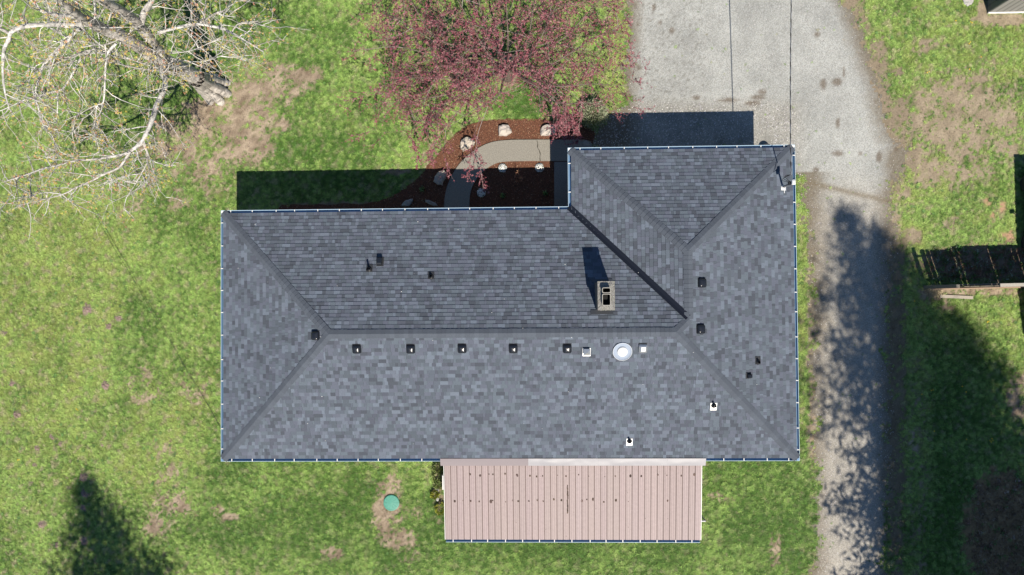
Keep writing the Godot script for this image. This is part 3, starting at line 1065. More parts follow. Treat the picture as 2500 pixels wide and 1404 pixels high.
# ---------- metal patio cover ----------
func make_patio_cover() -> void:
	var h0 := 2.66
	var h1 := 2.36
	var a := spot(1084, 1128, h0)
	var b := spot(1713.5, 1128, h0)
	var z1 := spot(1400, 1318, h1).z
	var x0 := a.x
	var x1 := spot(1712.0, 1250, 2.5).x
	var z0 := HD - 0.02
	var pc := thing("patio_cover", "long pinkish-brown ribbed metal patio cover along the south side of the house", "patio cover")
	var tex := grain(256, 0.03, 81, 0.82, 1.0, false, 0.08, 0.14)
	var pm := tinted("painted_sheet", tex, 1.3, 0.6)
	var n := 41
	var pitch := (x1 - x0) / n
	rng.seed = 31
	for k in n:
		var m := Mb.new()
		var c := near(Color(0.30, 0.238, 0.238), 0.05)
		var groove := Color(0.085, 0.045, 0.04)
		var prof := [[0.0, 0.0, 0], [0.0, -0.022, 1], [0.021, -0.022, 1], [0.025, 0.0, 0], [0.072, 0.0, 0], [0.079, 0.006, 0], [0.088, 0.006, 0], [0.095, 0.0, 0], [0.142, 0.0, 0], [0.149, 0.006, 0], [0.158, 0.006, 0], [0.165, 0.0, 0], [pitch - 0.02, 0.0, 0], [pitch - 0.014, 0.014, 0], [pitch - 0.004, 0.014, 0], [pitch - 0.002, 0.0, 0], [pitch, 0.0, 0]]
		var xa := x0 + k * pitch
		for i in prof.size() - 1:
			var p: Array = prof[i]
			var q: Array = prof[i + 1]
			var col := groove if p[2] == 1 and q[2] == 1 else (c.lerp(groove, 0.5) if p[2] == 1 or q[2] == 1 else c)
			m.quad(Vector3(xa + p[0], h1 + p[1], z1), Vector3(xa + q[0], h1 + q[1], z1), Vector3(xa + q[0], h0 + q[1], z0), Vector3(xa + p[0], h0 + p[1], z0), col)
			m.quad(Vector3(xa + p[0], h1 - 0.03, z1), Vector3(xa + q[0], h1 - 0.03, z1), Vector3(xa + q[0], h1 + q[1], z1), Vector3(xa + p[0], h1 + p[1], z1), c)
		# chalky weathering at the low end of each sheet
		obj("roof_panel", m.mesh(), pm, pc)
	# bent flashing in overlapping lengths between house roof and cover: painted at the west, bare metal further on
	var dull := plain("flashing_painted", 0.20, 0.172, 0.18, 0.8)
	var bare := plain("flashing_bare", 0.25, 0.245, 0.26, 0.52)
	var fx0 := spot(1075, 1125, 2.78).x
	var fx1 := spot(1720.5, 1125, 2.78).x
	var fz0 := spot(1400, 1119.5, 2.83).z
	var fz1 := spot(1400, 1137, 2.72).z
	var cuts := [0.0, 0.335, 0.6, 0.86, 1.0]
	for part in 4:
		var fl := Mb.new()
		var nn := 70
		var pt := func(i: int, j: int) -> Vector3:
			var x := lerpf(fx0, fx1, lerpf(cuts[part], cuts[part + 1] + 0.004, float(i) / nn))
			var w := j / 8.0
			var amp := 0.012 if part == 0 else 0.04
			return Vector3(x, lerpf(2.835, 2.725, w) + 0.010 * sin(w * PI) + 0.004 * part + nz.get_noise_2d(x * 34.0, w * 12.0) * amp * (0.25 + 0.75 * sin(w * PI)), lerpf(fz0, fz1, w))
		for i in nn:
			for j in 8:
				var ns := []
				for ij in [[i, j], [i + 1, j], [i + 1, j + 1], [i, j + 1]]:
					var dx: Vector3 = pt.call(ij[0] + 1, ij[1]) - pt.call(ij[0] - 1, ij[1])
					var dz: Vector3 = pt.call(ij[0], ij[1] + 1) - pt.call(ij[0], ij[1] - 1)
					ns.append(dz.cross(dx).normalized())
				fl.trin(pt.call(i, j), pt.call(i, j + 1), pt.call(i + 1, j + 1), ns[0], ns[3], ns[2])
				fl.trin(pt.call(i, j), pt.call(i + 1, j + 1), pt.call(i + 1, j), ns[0], ns[2], ns[1])
		obj("flashing_sheet", fl.mesh(), dull if part == 0 else bare, pc)
	rng.seed = 15
	gutter_run(pc, Vector3(x1 - 0.01, h1 - 0.015, z1 + 0.10), Vector3(x0 + 0.01, h1 - 0.015, z1 + 0.10), Vector3(0, 0, 1), 0.62, plain("gutter_metal", 0, 0, 0), plain("gutter_white", 0, 0, 0))
	var wood := plain("post_paint", 0.55, 0.52, 0.48, 0.7)
	for k in 4:
		var m := Mb.new()
		m.bevel_box(Transform3D(Basis(), Vector3(lerpf(x0 + 0.15, x1 - 0.15, k / 3.0), 1.09, z1 - 0.14)), Vector3(0.1, 2.18, 0.1), 0.008)
		obj("post", m.mesh(), wood, pc)
	var bm := Mb.new()
	bm.bevel_box(Transform3D(Basis(), Vector3((x0 + x1) / 2, 2.25, z1 - 0.14)), Vector3(x1 - x0 - 0.1, 0.14, 0.09), 0.01)
	obj("beam", bm.mesh(), wood, pc)
	for sx in [x0 - 0.012, x1 + 0.012]:
		var tm := Mb.new()
		var L := Vector2(z1 - z0, h0 - h1).length()
		tm.box(Transform3D(Basis(Vector3.RIGHT, atan2(h0 - h1, z1 - z0)), Vector3(sx, (h0 + h1) / 2 - 0.035, (z0 + z1) / 2)), Vector3(0.02, 0.07, L))
		obj("edge_trim", tm.mesh(), plain("trim_white", 0.7, 0.68, 0.66, 0.5), pc)
	var sp := Mb.new()
	var s0 := spot(1079.5, 1161, 2.3)
	var s1 := spot(1084, 1196, 2.3)
	sp.bevel_box(Transform3D(Basis(), Vector3((s0.x + s1.x) / 2, 1.75, (s0.z + s1.z) / 2)), Vector3(s1.x - s0.x, 1.1, s1.z - s0.z), 0.01)
	var panel := obj("side_panel", sp.mesh(), plain("trim_white", 0, 0, 0), pc)
	panel.set_meta("label", "white side panel under the west edge")
	# blown leaf litter caught behind the screw lines
	var lm := Mb.new()
	lm.lathe(Transform3D.IDENTITY, [[1.0, 0.0], [0.8, 0.4], [0.3, 0.6], [0.0, 0.55]], 7)
	var sc := Scatter.new()
	var put := func(px: float, py: float, s: float, long: float) -> void:
		var p := spot(px, py, 2.6)
		var hh := lerpf(h0, h1, (p.z - z0) / (z1 - z0))
		p = spot(px, py, hh)
		sc.put(Transform3D(Basis(Vector3.RIGHT, 0.1).scaled(Vector3(s, s * 0.5, s * long)), Vector3(p.x, hh, p.z)), near(Color(0.075, 0.05, 0.04), 0.4))
	for q in [146, 170, 192, 206, 233, 260, 267, 291, 313, 327, 363, 384, 414, 441, 475, 505, 542, 568, 603, 630, 661, 693]:
		put.call(1000.0 + q + rng.randf_range(-4, 4), 1159.5 + rng.randf_range(-3, 4), rng.randf_range(0.018, 0.05), rng.randf_range(0.8, 1.5))
	for q in [110, 132, 146, 171, 202, 205, 233, 252, 268, 292, 314, 328, 349, 369, 420, 432, 444, 475, 504, 537, 630]:
		put.call(1000.0 + q + rng.randf_range(-4, 4), 1222.5 + rng.randf_range(-4, 4), rng.randf_range(0.018, 0.055), rng.randf_range(0.8, 1.7))
	for k in 26:
		put.call(1385.6 + rng.randf_range(-0.6, 0.6), 1186.0 + k * 2.6, rng.randf_range(0.016, 0.03), 2.2)
	for k in 40:
		put.call(rng.randf_range(1090, 1708), rng.randf_range(1145, 1312), rng.randf_range(0.005, 0.012), 1.2)
	var lit := many("leaf_litter", lm.mesh(), mats["chip"], sc, pc)
	# waste pipe on the east side
	var pp := Mb.new()
	var e := spot(1712, 1272, 2.2)
	pp.tube(PackedVector3Array([e + Vector3(-0.3, 0, 0), e + Vector3(0.16, 0, 0)]), PackedFloat32Array([0.035, 0.035]), 10)
	pp.tube(PackedVector3Array([e + Vector3(0.16, 0.03, 0), e + Vector3(0.16, -0.6, 0)]), PackedFloat32Array([0.03, 0.03]), 10)
	obj("drain_pipe", pp.mesh(), plain("pipe_grey", 0.4, 0.4, 0.4, 0.5), pc)


# ---------- vents, skylight, mast ----------
func dome_mesh(w: float, l: float, h: float, power: float) -> ArrayMesh:   # a rounded-square hood
	var m := Mb.new()
	var seg := 20
	var lev := 6
	var pt := func(i: int, k: int) -> Vector3:
		var ph := (PI / 2) * i / lev
		var an := TAU * k / seg
		var e := 2.0 / power
		var cx := pow(absf(cos(an)), e) * signf(cos(an))
		var cz := pow(absf(sin(an)), e) * signf(sin(an))
		var rr := pow(cos(ph), 0.72)
		return Vector3(cx * rr * w / 2, 0.02 + h * pow(sin(ph), 0.9), -cz * rr * l / 2)
	for i in lev:
		for k in seg:
			var p := [pt.call(i, k), pt.call(i, k + 1), pt.call(i + 1, k + 1), pt.call(i + 1, k)]
			var nn := []
			for ik in [[i, k], [i, k + 1], [i + 1, k + 1], [i + 1, k]]:
				var du: Vector3 = pt.call(ik[0], ik[1] + 1) - pt.call(ik[0], ik[1] - 1)
				var dv: Vector3 = pt.call(mini(ik[0] + 1, lev), ik[1]) - pt.call(maxi(ik[0] - 1, 0), ik[1])
				var q := du.cross(dv)
				nn.append(Vector3.UP if q.length() < 1e-9 or ik[0] == lev else q.normalized())
			m.trin(p[0], p[1], p[2], nn[0], nn[1], nn[2])
			if i < lev - 1:
				m.trin(p[0], p[2], p[3], nn[0], nn[2], nn[3])
	# short wall under the hood
	for k in seg:
		var a: Vector3 = pt.call(0, k)
		var b: Vector3 = pt.call(0, k + 1)
		m.quad(Vector3(a.x, -0.03, a.z), Vector3(b.x, -0.03, b.z), b, a)
	return m.mesh()

func on_slope(called: String, px: float, py: float, lift: float, turn := 0.0) -> Node3D:
	var o := Node3D.new()
	o.name = numbered(house, called)
	house.add_child(o, true)
	var p := on_roof(px, py, lift)
	o.transform = frame_on(roof_n(p.x, p.z), p + Vector3.UP * 0.015, turn)
	return o

func make_roof_fittings() -> void:
	var black := plain("vent_black", 0.012, 0.014, 0.019, 0.26, 0.0)
	var bright := plain("vent_bright", 0.55, 0.56, 0.57, 0.35, 0.8)
	var galv := plain("galvanised", 0.66, 0.66, 0.65, 0.5, 0.2)
	var matt := plain("flange_black", 0.02, 0.022, 0.027, 0.85)
	var rubber := plain("rubber", 0.015, 0.015, 0.016, 0.4)
	var fl := Mb.new()
	fl.bevel_box(Transform3D(Basis(), Vector3(0, 0.005, -0.03)), Vector3(0.30, 0.012, 0.32), 0.004)
	var flange := fl.mesh()
	var hood := dome_mesh(0.315, 0.325, 0.14, 6.0)
	for v in [[770, 820], [870, 852], [1002, 852], [1128, 851], [1253, 851], [1385, 851], [1714, 691], [1711, 804]]:
		var o := on_slope("roof_vent", v[0], v[1], 0.08)
		obj("vent_flange", flange, matt, o)
		obj("vent_hood", hood, black, o)
	var sv := on_slope("roof_vent", 1570, 850, 0.08)
	sv.set_meta("label", "bright bare metal roof vent east of the skylight")
	obj("vent_flange", flange, matt, sv)
	obj("vent_hood", hood, bright, sv)
	# bits of blown grit and petals on the roof
	var gb := Mb.new()
	gb.lathe(Transform3D.IDENTITY, [[1.0, 0.0], [0.8, 0.5], [0.0, 0.8]], 6)
	var gs := Scatter.new()
	rng.seed = 40
	for i in 46:
		var q := Vector2(rng.randf_range(560, 1920), rng.randf_range(380, 1100))
		if q.x < 1400 and q.y < 530:
			continue
		var p := on_roof(q.x, q.y)
		var sc := rng.randf_range(0.006, 0.018)
		gs.put(Transform3D(Basis().scaled(Vector3(sc, sc, sc)), p + Vector3.UP * 0.028), Color(0.6, 0.6, 0.58))
	many("roof_grit", gb.mesh(), mats["chip"], gs, roof)
	# tall hooded vent on the north slope
	var tv := on_slope("exhaust_hood", 926, 640, 0.1)
	var hm := Mb.new()
	hm.bevel_box(Transform3D(Basis(), Vector3(0, 0.08, 0)), Vector3(0.19, 0.18, 0.25), 0.03)
	obj("hood_box", hm.mesh(), black, tv)
	var hf := Mb.new()
	hf.bevel_box(Transform3D(Basis(), Vector3(0.015, 0.005, -0.02)), Vector3(0.26, 0.012, 0.36), 0.004)
	obj("hood_flange", hf.mesh(), matt, tv)
	var lv := on_slope("exhaust_hood", 1828, 917, 0.06)
	var lm := Mb.new()
	lm.bevel_box(Transform3D(Basis(), Vector3(0.02, 0.06, 0.02)), Vector3(0.17, 0.12, 0.13), 0.03)
	obj("hood_box", lm.mesh(), black, lv)
	var lf := Mb.new()
	lf.bevel_box(Transform3D(Basis(), Vector3(0, 0.005, 0)), Vector3(0.23, 0.012, 0.22), 0.004)
	obj("hood_flange", lf.mesh(), matt, lv)
	# plumbing stacks
	for s in [[901, 658, 0, 0.34], [1052, 676, 0, 0.16], [1851, 884, 0, 0.2], [1743, 990, 1, 0.26], [1537, 1077, 1, 0.24]]:
		var o := on_slope("vent_pipe", s[0], s[1], 0.05)
		var f := Mb.new()
		f.bevel_box(Transform3D(Basis(), Vector3(0, 0.005, 0.05 if s[2] else -0.06)), Vector3(0.23, 0.012, 0.29), 0.004)
		obj("pipe_flange", f.mesh(), galv if s[2] else matt, o)
		var n := Mb.new()
		n.lathe(Transform3D.IDENTITY, [[0.1, 0.005], [0.094, 0.03], [0.06, 0.075], [0.045, 0.09]], 16)
		obj("pipe_boot", n.mesh(), rubber, o)
		var up := o.basis.inverse() * Vector3.UP
		var m := Mb.new()
		m.tube(PackedVector3Array([up * 0.02, up * s[3]]), PackedFloat32Array([0.036, 0.036]), 12, Color.WHITE, false)
		m.tube(PackedVector3Array([up * s[3], up * 0.05]), PackedFloat32Array([0.029, 0.029]), 12, Color.WHITE, true)
		obj("pipe", m.mesh(), black, o)
	# pyramid-capped metal vent
	var py := on_slope("pyramid_vent", 1433, 857, 0.1)
	var pf := Mb.new()
	pf.bevel_box(Transform3D(Basis(), Vector3(-0.005, 0.006, 0.05)), Vector3(0.28, 0.012, 0.3), 0.004)
	obj("vent_flange", pf.mesh(), galv, py)
	var pb := Mb.new()
	pb.box(Transform3D(Basis(), Vector3(0, 0.06, 0)), Vector3(0.2, 0.1, 0.2))
	var e := 0.115
	var apex := Vector3(0, 0.19, 0)
	var c := [Vector3(-e, 0.12, e), Vector3(e, 0.12, e), Vector3(e, 0.12, -e), Vector3(-e, 0.12, -e)]
	for k in 4:
		pb.tri(c[k], c[(k + 1) % 4], apex)
		pb.quad(c[k] - Vector3.UP * 0.02, c[(k + 1) % 4] - Vector3.UP * 0.02, c[(k + 1) % 4], c[k])
	obj("pyramid_cap", pb.mesh(), bright, py)
	# tubular skylight
	var sk := on_slope("skylight", 1520, 858, 0.08)
	var rm := Mb.new()
	rm.lathe(Transform3D.IDENTITY, [[0.335, 0.0], [0.335, 0.05], [0.332, 0.058], [0.327, 0.06], [0.322, 0.056], [0.32, 0.02]], 48)
	obj("skylight_rim", rm.mesh(), plain("skylight_white", 0.68, 0.69, 0.69, 0.35), sk)
	var wl := Mb.new()
	wl.lathe(Transform3D.IDENTITY, [[0.321, 0.04], [0.27, 0.022], [0.16, 0.012]], 40)
	obj("skylight_curb", wl.mesh(), plain("skylight_grey", 0.24, 0.285, 0.36, 0.75), sk)
	var dm := Mb.new()
	dm.lathe(Transform3D.IDENTITY, [[0.185, 0.012], [0.18, 0.05], [0.165, 0.08], [0.13, 0.1], [0.07, 0.112], [0.0, 0.115]], 40)
	obj("skylight_dome", dm.mesh(), plain("dome_white", 0.74, 0.73, 0.69, 0.12), sk)
	# electrical service mast at the north-east corner
	var sm := Node3D.new()
	sm.name = "service_mast"
	house.add_child(sm)
	var foot := on_roof(1911, 457)
	var tp := foot + Vector3(0, 0.92, 0)
	var pole := Mb.new()
	pole.tube(PackedVector3Array([foot, tp]), PackedFloat32Array([0.036, 0.036]), 12)
	obj("mast_pole", pole.mesh(), plain("mast_grey", 0.22, 0.23, 0.25, 0.4, 0.6), sm)
	var fb := Mb.new()
	var tf := frame_on(roof_n(foot.x, foot.z), foot + Vector3.UP * 0.02)
	fb.bevel_box(tf.translated_local(Vector3(0.02, 0, 0.05)), Vector3(0.2, 0.012, 0.14), 0.004)
	fb.box(tf.translated_local(Vector3(0.06, 0, 0.15)), Vector3(0.03, 0.01, 0.14))
	fb.lathe(tf, [[0.075, 0.0], [0.05, 0.06], [0.04, 0.08]], 14)
	obj("mast_boot", fb.mesh(), galv, sm)
	var hd := Mb.new()
	hd.bevel_box(Transform3D(Basis(), tp + Vector3(0.02, 0.05, -0.01)), Vector3(0.125, 0.12, 0.155), 0.03)
	obj("weatherhead", hd.mesh(), plain("skylight_white", 0, 0, 0), sm)
	var ins := Mb.new()
	ins.box(Transform3D(Basis(), tp + Vector3(-0.07, -0.08, 0.0)), Vector3(0.08, 0.1, 0.12))
	obj("clamp", ins.mesh(), rubber, sm)
	for k in 3:
		var lp := Mb.new()
		var pts := PackedVector3Array()
		for i in 9:
			var t := i / 8.0
			pts.append(tp + Vector3(-0.05 - 0.2 * sin(t * PI) + 0.05 * k * sin(t * PI) - 0.03 * t, 0.03 - 0.28 * sin(t * PI), -0.02 - 0.26 * t - 0.06 * k * sin(t * PI)))
		lp.tube(pts, PackedFloat32Array([0.008, 0.008, 0.008, 0.008, 0.008, 0.008, 0.008, 0.008, 0.008]), 6)
		obj("drip_loop", lp.mesh(), rubber, sm)
	# twisted overhead cable going north
	var cab := thing("service_cable", "thin twisted overhead power cable running north over the driveway", "cable")
	var c0 := tp + Vector3(-0.05, -0.02, -0.28)
	var c1 := spot(1945, -420, 5.0)
	for k in 3:
		var pts := PackedVector3Array()
		var rr := PackedFloat32Array()
		var n := 420
		for i in n + 1:
			var t := float(i) / n
			var p := c0.lerp(c1, t) - Vector3.UP * 0.22 * sin(t * PI)
			var an := t * c0.distance_to(c1) / 0.5 * TAU + TAU * k / 3.0
			pts.append(p + Vector3(cos(an), sin(an), 0) * 0.012)
			rr.append(0.0095)
		var m := Mb.new()
		m.tube(pts, rr, 5)
		obj("strand", m.mesh(), plain("strand_bare", 0.6, 0.6, 0.6, 0.35, 0.8) if k == 0 else plain("strand_black", 0.02, 0.02, 0.022, 0.6), cab)


# ---------- fences, shed ----------
func make_fences() -> void:
	var tex := grain(256, 0.05, 91, 0.5, 1.0, false, 0.15, 0.3)
	var wm := tinted("fence_wood", tex, 0.5, 0.9)
	rng.seed = 8
	var fence := func(called: String, label: String, a: Vector3, b: Vector3, tall: float, gap_first: float) -> void:
		var f := thing(called, label, "fence")
		var t := (b - a).normalized()
		var side := t.cross(Vector3.UP)
		var L := a.distance_to(b)
		var bs := Basis(t, Vector3.UP, side)
		var d := 0.0
		while d < L:
			var pm := Mb.new()
			pm.bevel_box(Transform3D(bs, a + t * d + Vector3.UP * (tall / 2 + 0.05)), Vector3(0.13, tall + 0.1, 0.13), 0.012, near(Color(0.3, 0.27, 0.23), 0.15))
			obj("fence_post", pm.mesh(), wm, f)
			d += 2.3
		for h in [0.35, tall - 0.38]:
			var rm := Mb.new()
			rm.bevel_box(Transform3D(bs, a + t * L / 2 + Vector3.UP * h - side * 0.05), Vector3(L, 0.09, 0.04), 0.006, near(Color(0.26, 0.22, 0.18), 0.15))
			obj("fence_rail", rm.mesh(), wm, f)
		d = gap_first
		while d < L:
			var w := rng.randf_range(0.165, 0.19)
			var bm := Mb.new()
			var hh := tall + rng.randf_range(-0.03, 0.03)
			bm.bevel_box(Transform3D(bs, a + t * (d + w / 2) + Vector3.UP * (hh / 2 + 0.04) + side * 0.02), Vector3(w, hh, 0.022), 0.004, near(Color(0.27, 0.235, 0.19), 0.25))
			obj("fence_board", bm.mesh(), wm, f)
			d += w + (0.028 if rng.randf() < 0.3 else 0.001)
		var cm := Mb.new()
		cm.bevel_box(Transform3D(bs, a + t * (L / 2 + 0.8) + Vector3.UP * (tall + 0.085)), Vector3(L - 1.5, 0.035, 0.13), 0.006, Color(0.42, 0.4, 0.36))
		obj("top_rail", cm.mesh(), wm, f)
	fence.call("board_fence", "tall weathered grey-brown board fence running east from the gravel lane", spot(2258, 701), spot(2760, 690), 2.05, 0.25)
	fence.call("board_fence", "second weathered board fence going south from the end of the first", spot(2506, 704), spot(2530, 905), 2.05, 0.1)
	var pl := Mb.new()
	var p0 := spot(2294, 723)
	var p1 := spot(2374, 726.5)
	var t := (p1 - p0).normalized()
	pl.bevel_box(Transform3D(Basis(t, Vector3.UP, t.cross(Vector3.UP)), (p0 + p1) / 2 + Vector3.UP * 0.04), Vector3(p0.distance_to(p1), 0.04, 0.13), 0.006, Color(0.4, 0.365, 0.325))
	tag(obj("plank", pl.mesh(), wm), "pale loose plank lying on the grass in front of the board fence", "plank")
	var p2 := Mb.new()
	var q0 := spot(2270, 706.5)
	var q1 := spot(2500, 701)
	t = (q1 - q0).normalized()
	p2.bevel_box(Transform3D(Basis(t, Vector3.UP, t.cross(Vector3.UP)), (q0 + q1) / 2 + Vector3.UP * 0.07), Vector3(q0.distance_to(q1), 0.14, 0.06), 0.008, Color(0.36, 0.27, 0.2))
	tag(obj("kick_board", p2.mesh(), wm), "brown board lying along the foot of the tall fence", "board")

func make_shed() -> void:
	var s := thing("shed", "grey shed with vertical grooved siding at the north-east corner of the plot", "shed")
	var a := spot(2411, 31.5)
	var x1 := a.x + 4.2
	var z0 := a.z - 5.0
	var body := Mb.new()
	body.box(Transform3D(Basis(), Vector3((a.x + x1) / 2, 1.2, (a.z + z0) / 2)), Vector3(x1 - a.x - 0.04, 2.4, a.z - z0 - 0.04))
	obj("wall", body.mesh(), plain("shed_wall", 0.30, 0.31, 0.29, 0.8), s)
	var tex := grain(256, 0.05, 95, 0.75, 1.0, false, 0.1, 0.2)
	var m := tinted("shed_siding", tex, 0.6, 0.85)
	rng.seed = 4
	var d := 0.0
	while d < x1 - a.x - 0.05:
		var st := Mb.new()
		st.bevel_box(Transform3D(Basis(Vector3.RIGHT, PI / 2), Vector3(a.x + d + 0.13, 1.2, a.z)), Vector3(0.235, 0.03, 2.4), 0.008, near(Color(0.25, 0.25, 0.24), 0.06))
		obj("siding_board", st.mesh(), m, s)
		d += 0.255
	d = 0.0
	while d < a.z - z0 - 0.05:
		var st := Mb.new()
		st.bevel_box(Transform3D(Basis(Vector3.UP, -PI / 2) * Basis(Vector3.RIGHT, PI / 2), Vector3(a.x, 1.2, a.z - d - 0.13)), Vector3(0.235, 0.03, 2.4), 0.008, near(Color(0.12, 0.14, 0.125), 0.06))  # west boards get a darker colour that stands in for shade on this wall
		obj("siding_board", st.mesh(), m, s)
		d += 0.255
	var sill := Mb.new()
	sill.bevel_box(Transform3D(Basis(), Vector3((a.x + x1) / 2, 0.05, a.z + 0.02)), Vector3(x1 - a.x + 0.04, 0.1, 0.05), 0.01)
	obj("sill_board", sill.mesh(), plain("trim_white", 0, 0, 0), s)
	var rf := Mb.new()
	rf.bevel_box(Transform3D(Basis(Vector3.RIGHT, 0.1), Vector3((a.x + x1) / 2 , 2.6, (a.z + z0) / 2)), Vector3(x1 - a.x + 0.5, 0.08, a.z - z0 + 0.3), 0.02)
	obj("roof", rf.mesh(), plain("shed_roof", 0.12, 0.12, 0.12, 0.8), s)


# ---------- planting and stones ----------
func rock(label: String, outline: String, high: float, base: Color, name := "boulder", group := "") -> void:
	var st := Mb.new()
	var pts := []
	for q in outline.split(" "):
		var w: PackedStringArray = q.split(",")
		pts.append(spot(float(w[0]), float(w[1]), high * 0.6))
	var mid := Vector3.ZERO
	for p in pts:
		mid += p
	mid /= pts.size()
	mid.y = 0
	var m := pts.size() * 3
	var rings := []
	for lv in [[0.93, 0.0], [1.0, 0.45], [0.9, 0.78], [0.6, 0.96], [0.25, 1.02]]:
		var ring := []
		for k in m:
			var a: Vector3 = pts[int(k / 3.0)]
			var b: Vector3 = pts[(int(k / 3.0) + 1) % pts.size()]
			var p := a.lerp(b, (k % 3) / 3.0)
			p.y = 0
			var v: Vector3 = (p - mid) * lv[0]
			v += v.normalized() * rng.randf_range(-0.02, 0.02)
			ring.append(mid + v + Vector3.UP * (high * lv[1] * (1.0 + 0.22 * nz.get_noise_2d((mid.x + v.x) * 260.0, (mid.z + v.z) * 260.0)) + rng.randf_range(-0.008, 0.008)))
		rings.append(ring)
	for l in rings.size() - 1:
		for k in m:
			var k2 := (k + 1) % m
			var c := near(base, 0.07)
			st.quad(rings[l][k], rings[l][k2], rings[l + 1][k2], rings[l + 1][k], c)
	for k in m:
		st.tri(rings[-1][k], rings[-1][(k + 1) % m], mid + Vector3.UP * high * 1.03, near(base, 0.06))
	var flip: bool = (rings[0][1] - rings[0][0]).cross(Vector3.UP).dot(rings[0][0] - mid) < 0
	if flip:
		for k in st.n.size():
			st.n[k] = -st.n[k]
		for k in range(0, st.v.size(), 3):
			var t := st.v[k + 1]; st.v[k + 1] = st.v[k + 2]; st.v[k + 2] = t
	tag(obj(name, st.mesh(), mats["rock"]), label, "rock", group)

func leafy(m: Mb, centre: Vector3, r: float, high: float, n: int, ll: float, lw: float, cols: Array, up := 0.4, shell := 0.55) -> void:
	for i in n:
		var d := Vector3(rng.randfn(), absf(rng.randfn()), rng.randfn()).normalized()
		var k := lerpf(shell, 1.0, rng.randf())
		var p := centre + Vector3(d.x * r * k, d.y * high * k, d.z * r * k)
		var o := (d + Vector3(rng.randf_range(-.6, .6), up + rng.randf_range(-.5, .5), rng.randf_range(-.6, .6))).normalized()
		var s := o.cross(Vector3(rng.randf_range(-1, 1), rng.randf_range(-.4, 1), rng.randf_range(-1, 1))).normalized() * lw
		var q := ll * rng.randf_range(0.7, 1.3)
		m.quad(p, p + o * q * 0.5 + s, p + o * q, p + o * q * 0.5 - s, near(cols[rng.randi() % cols.size()], 0.25))

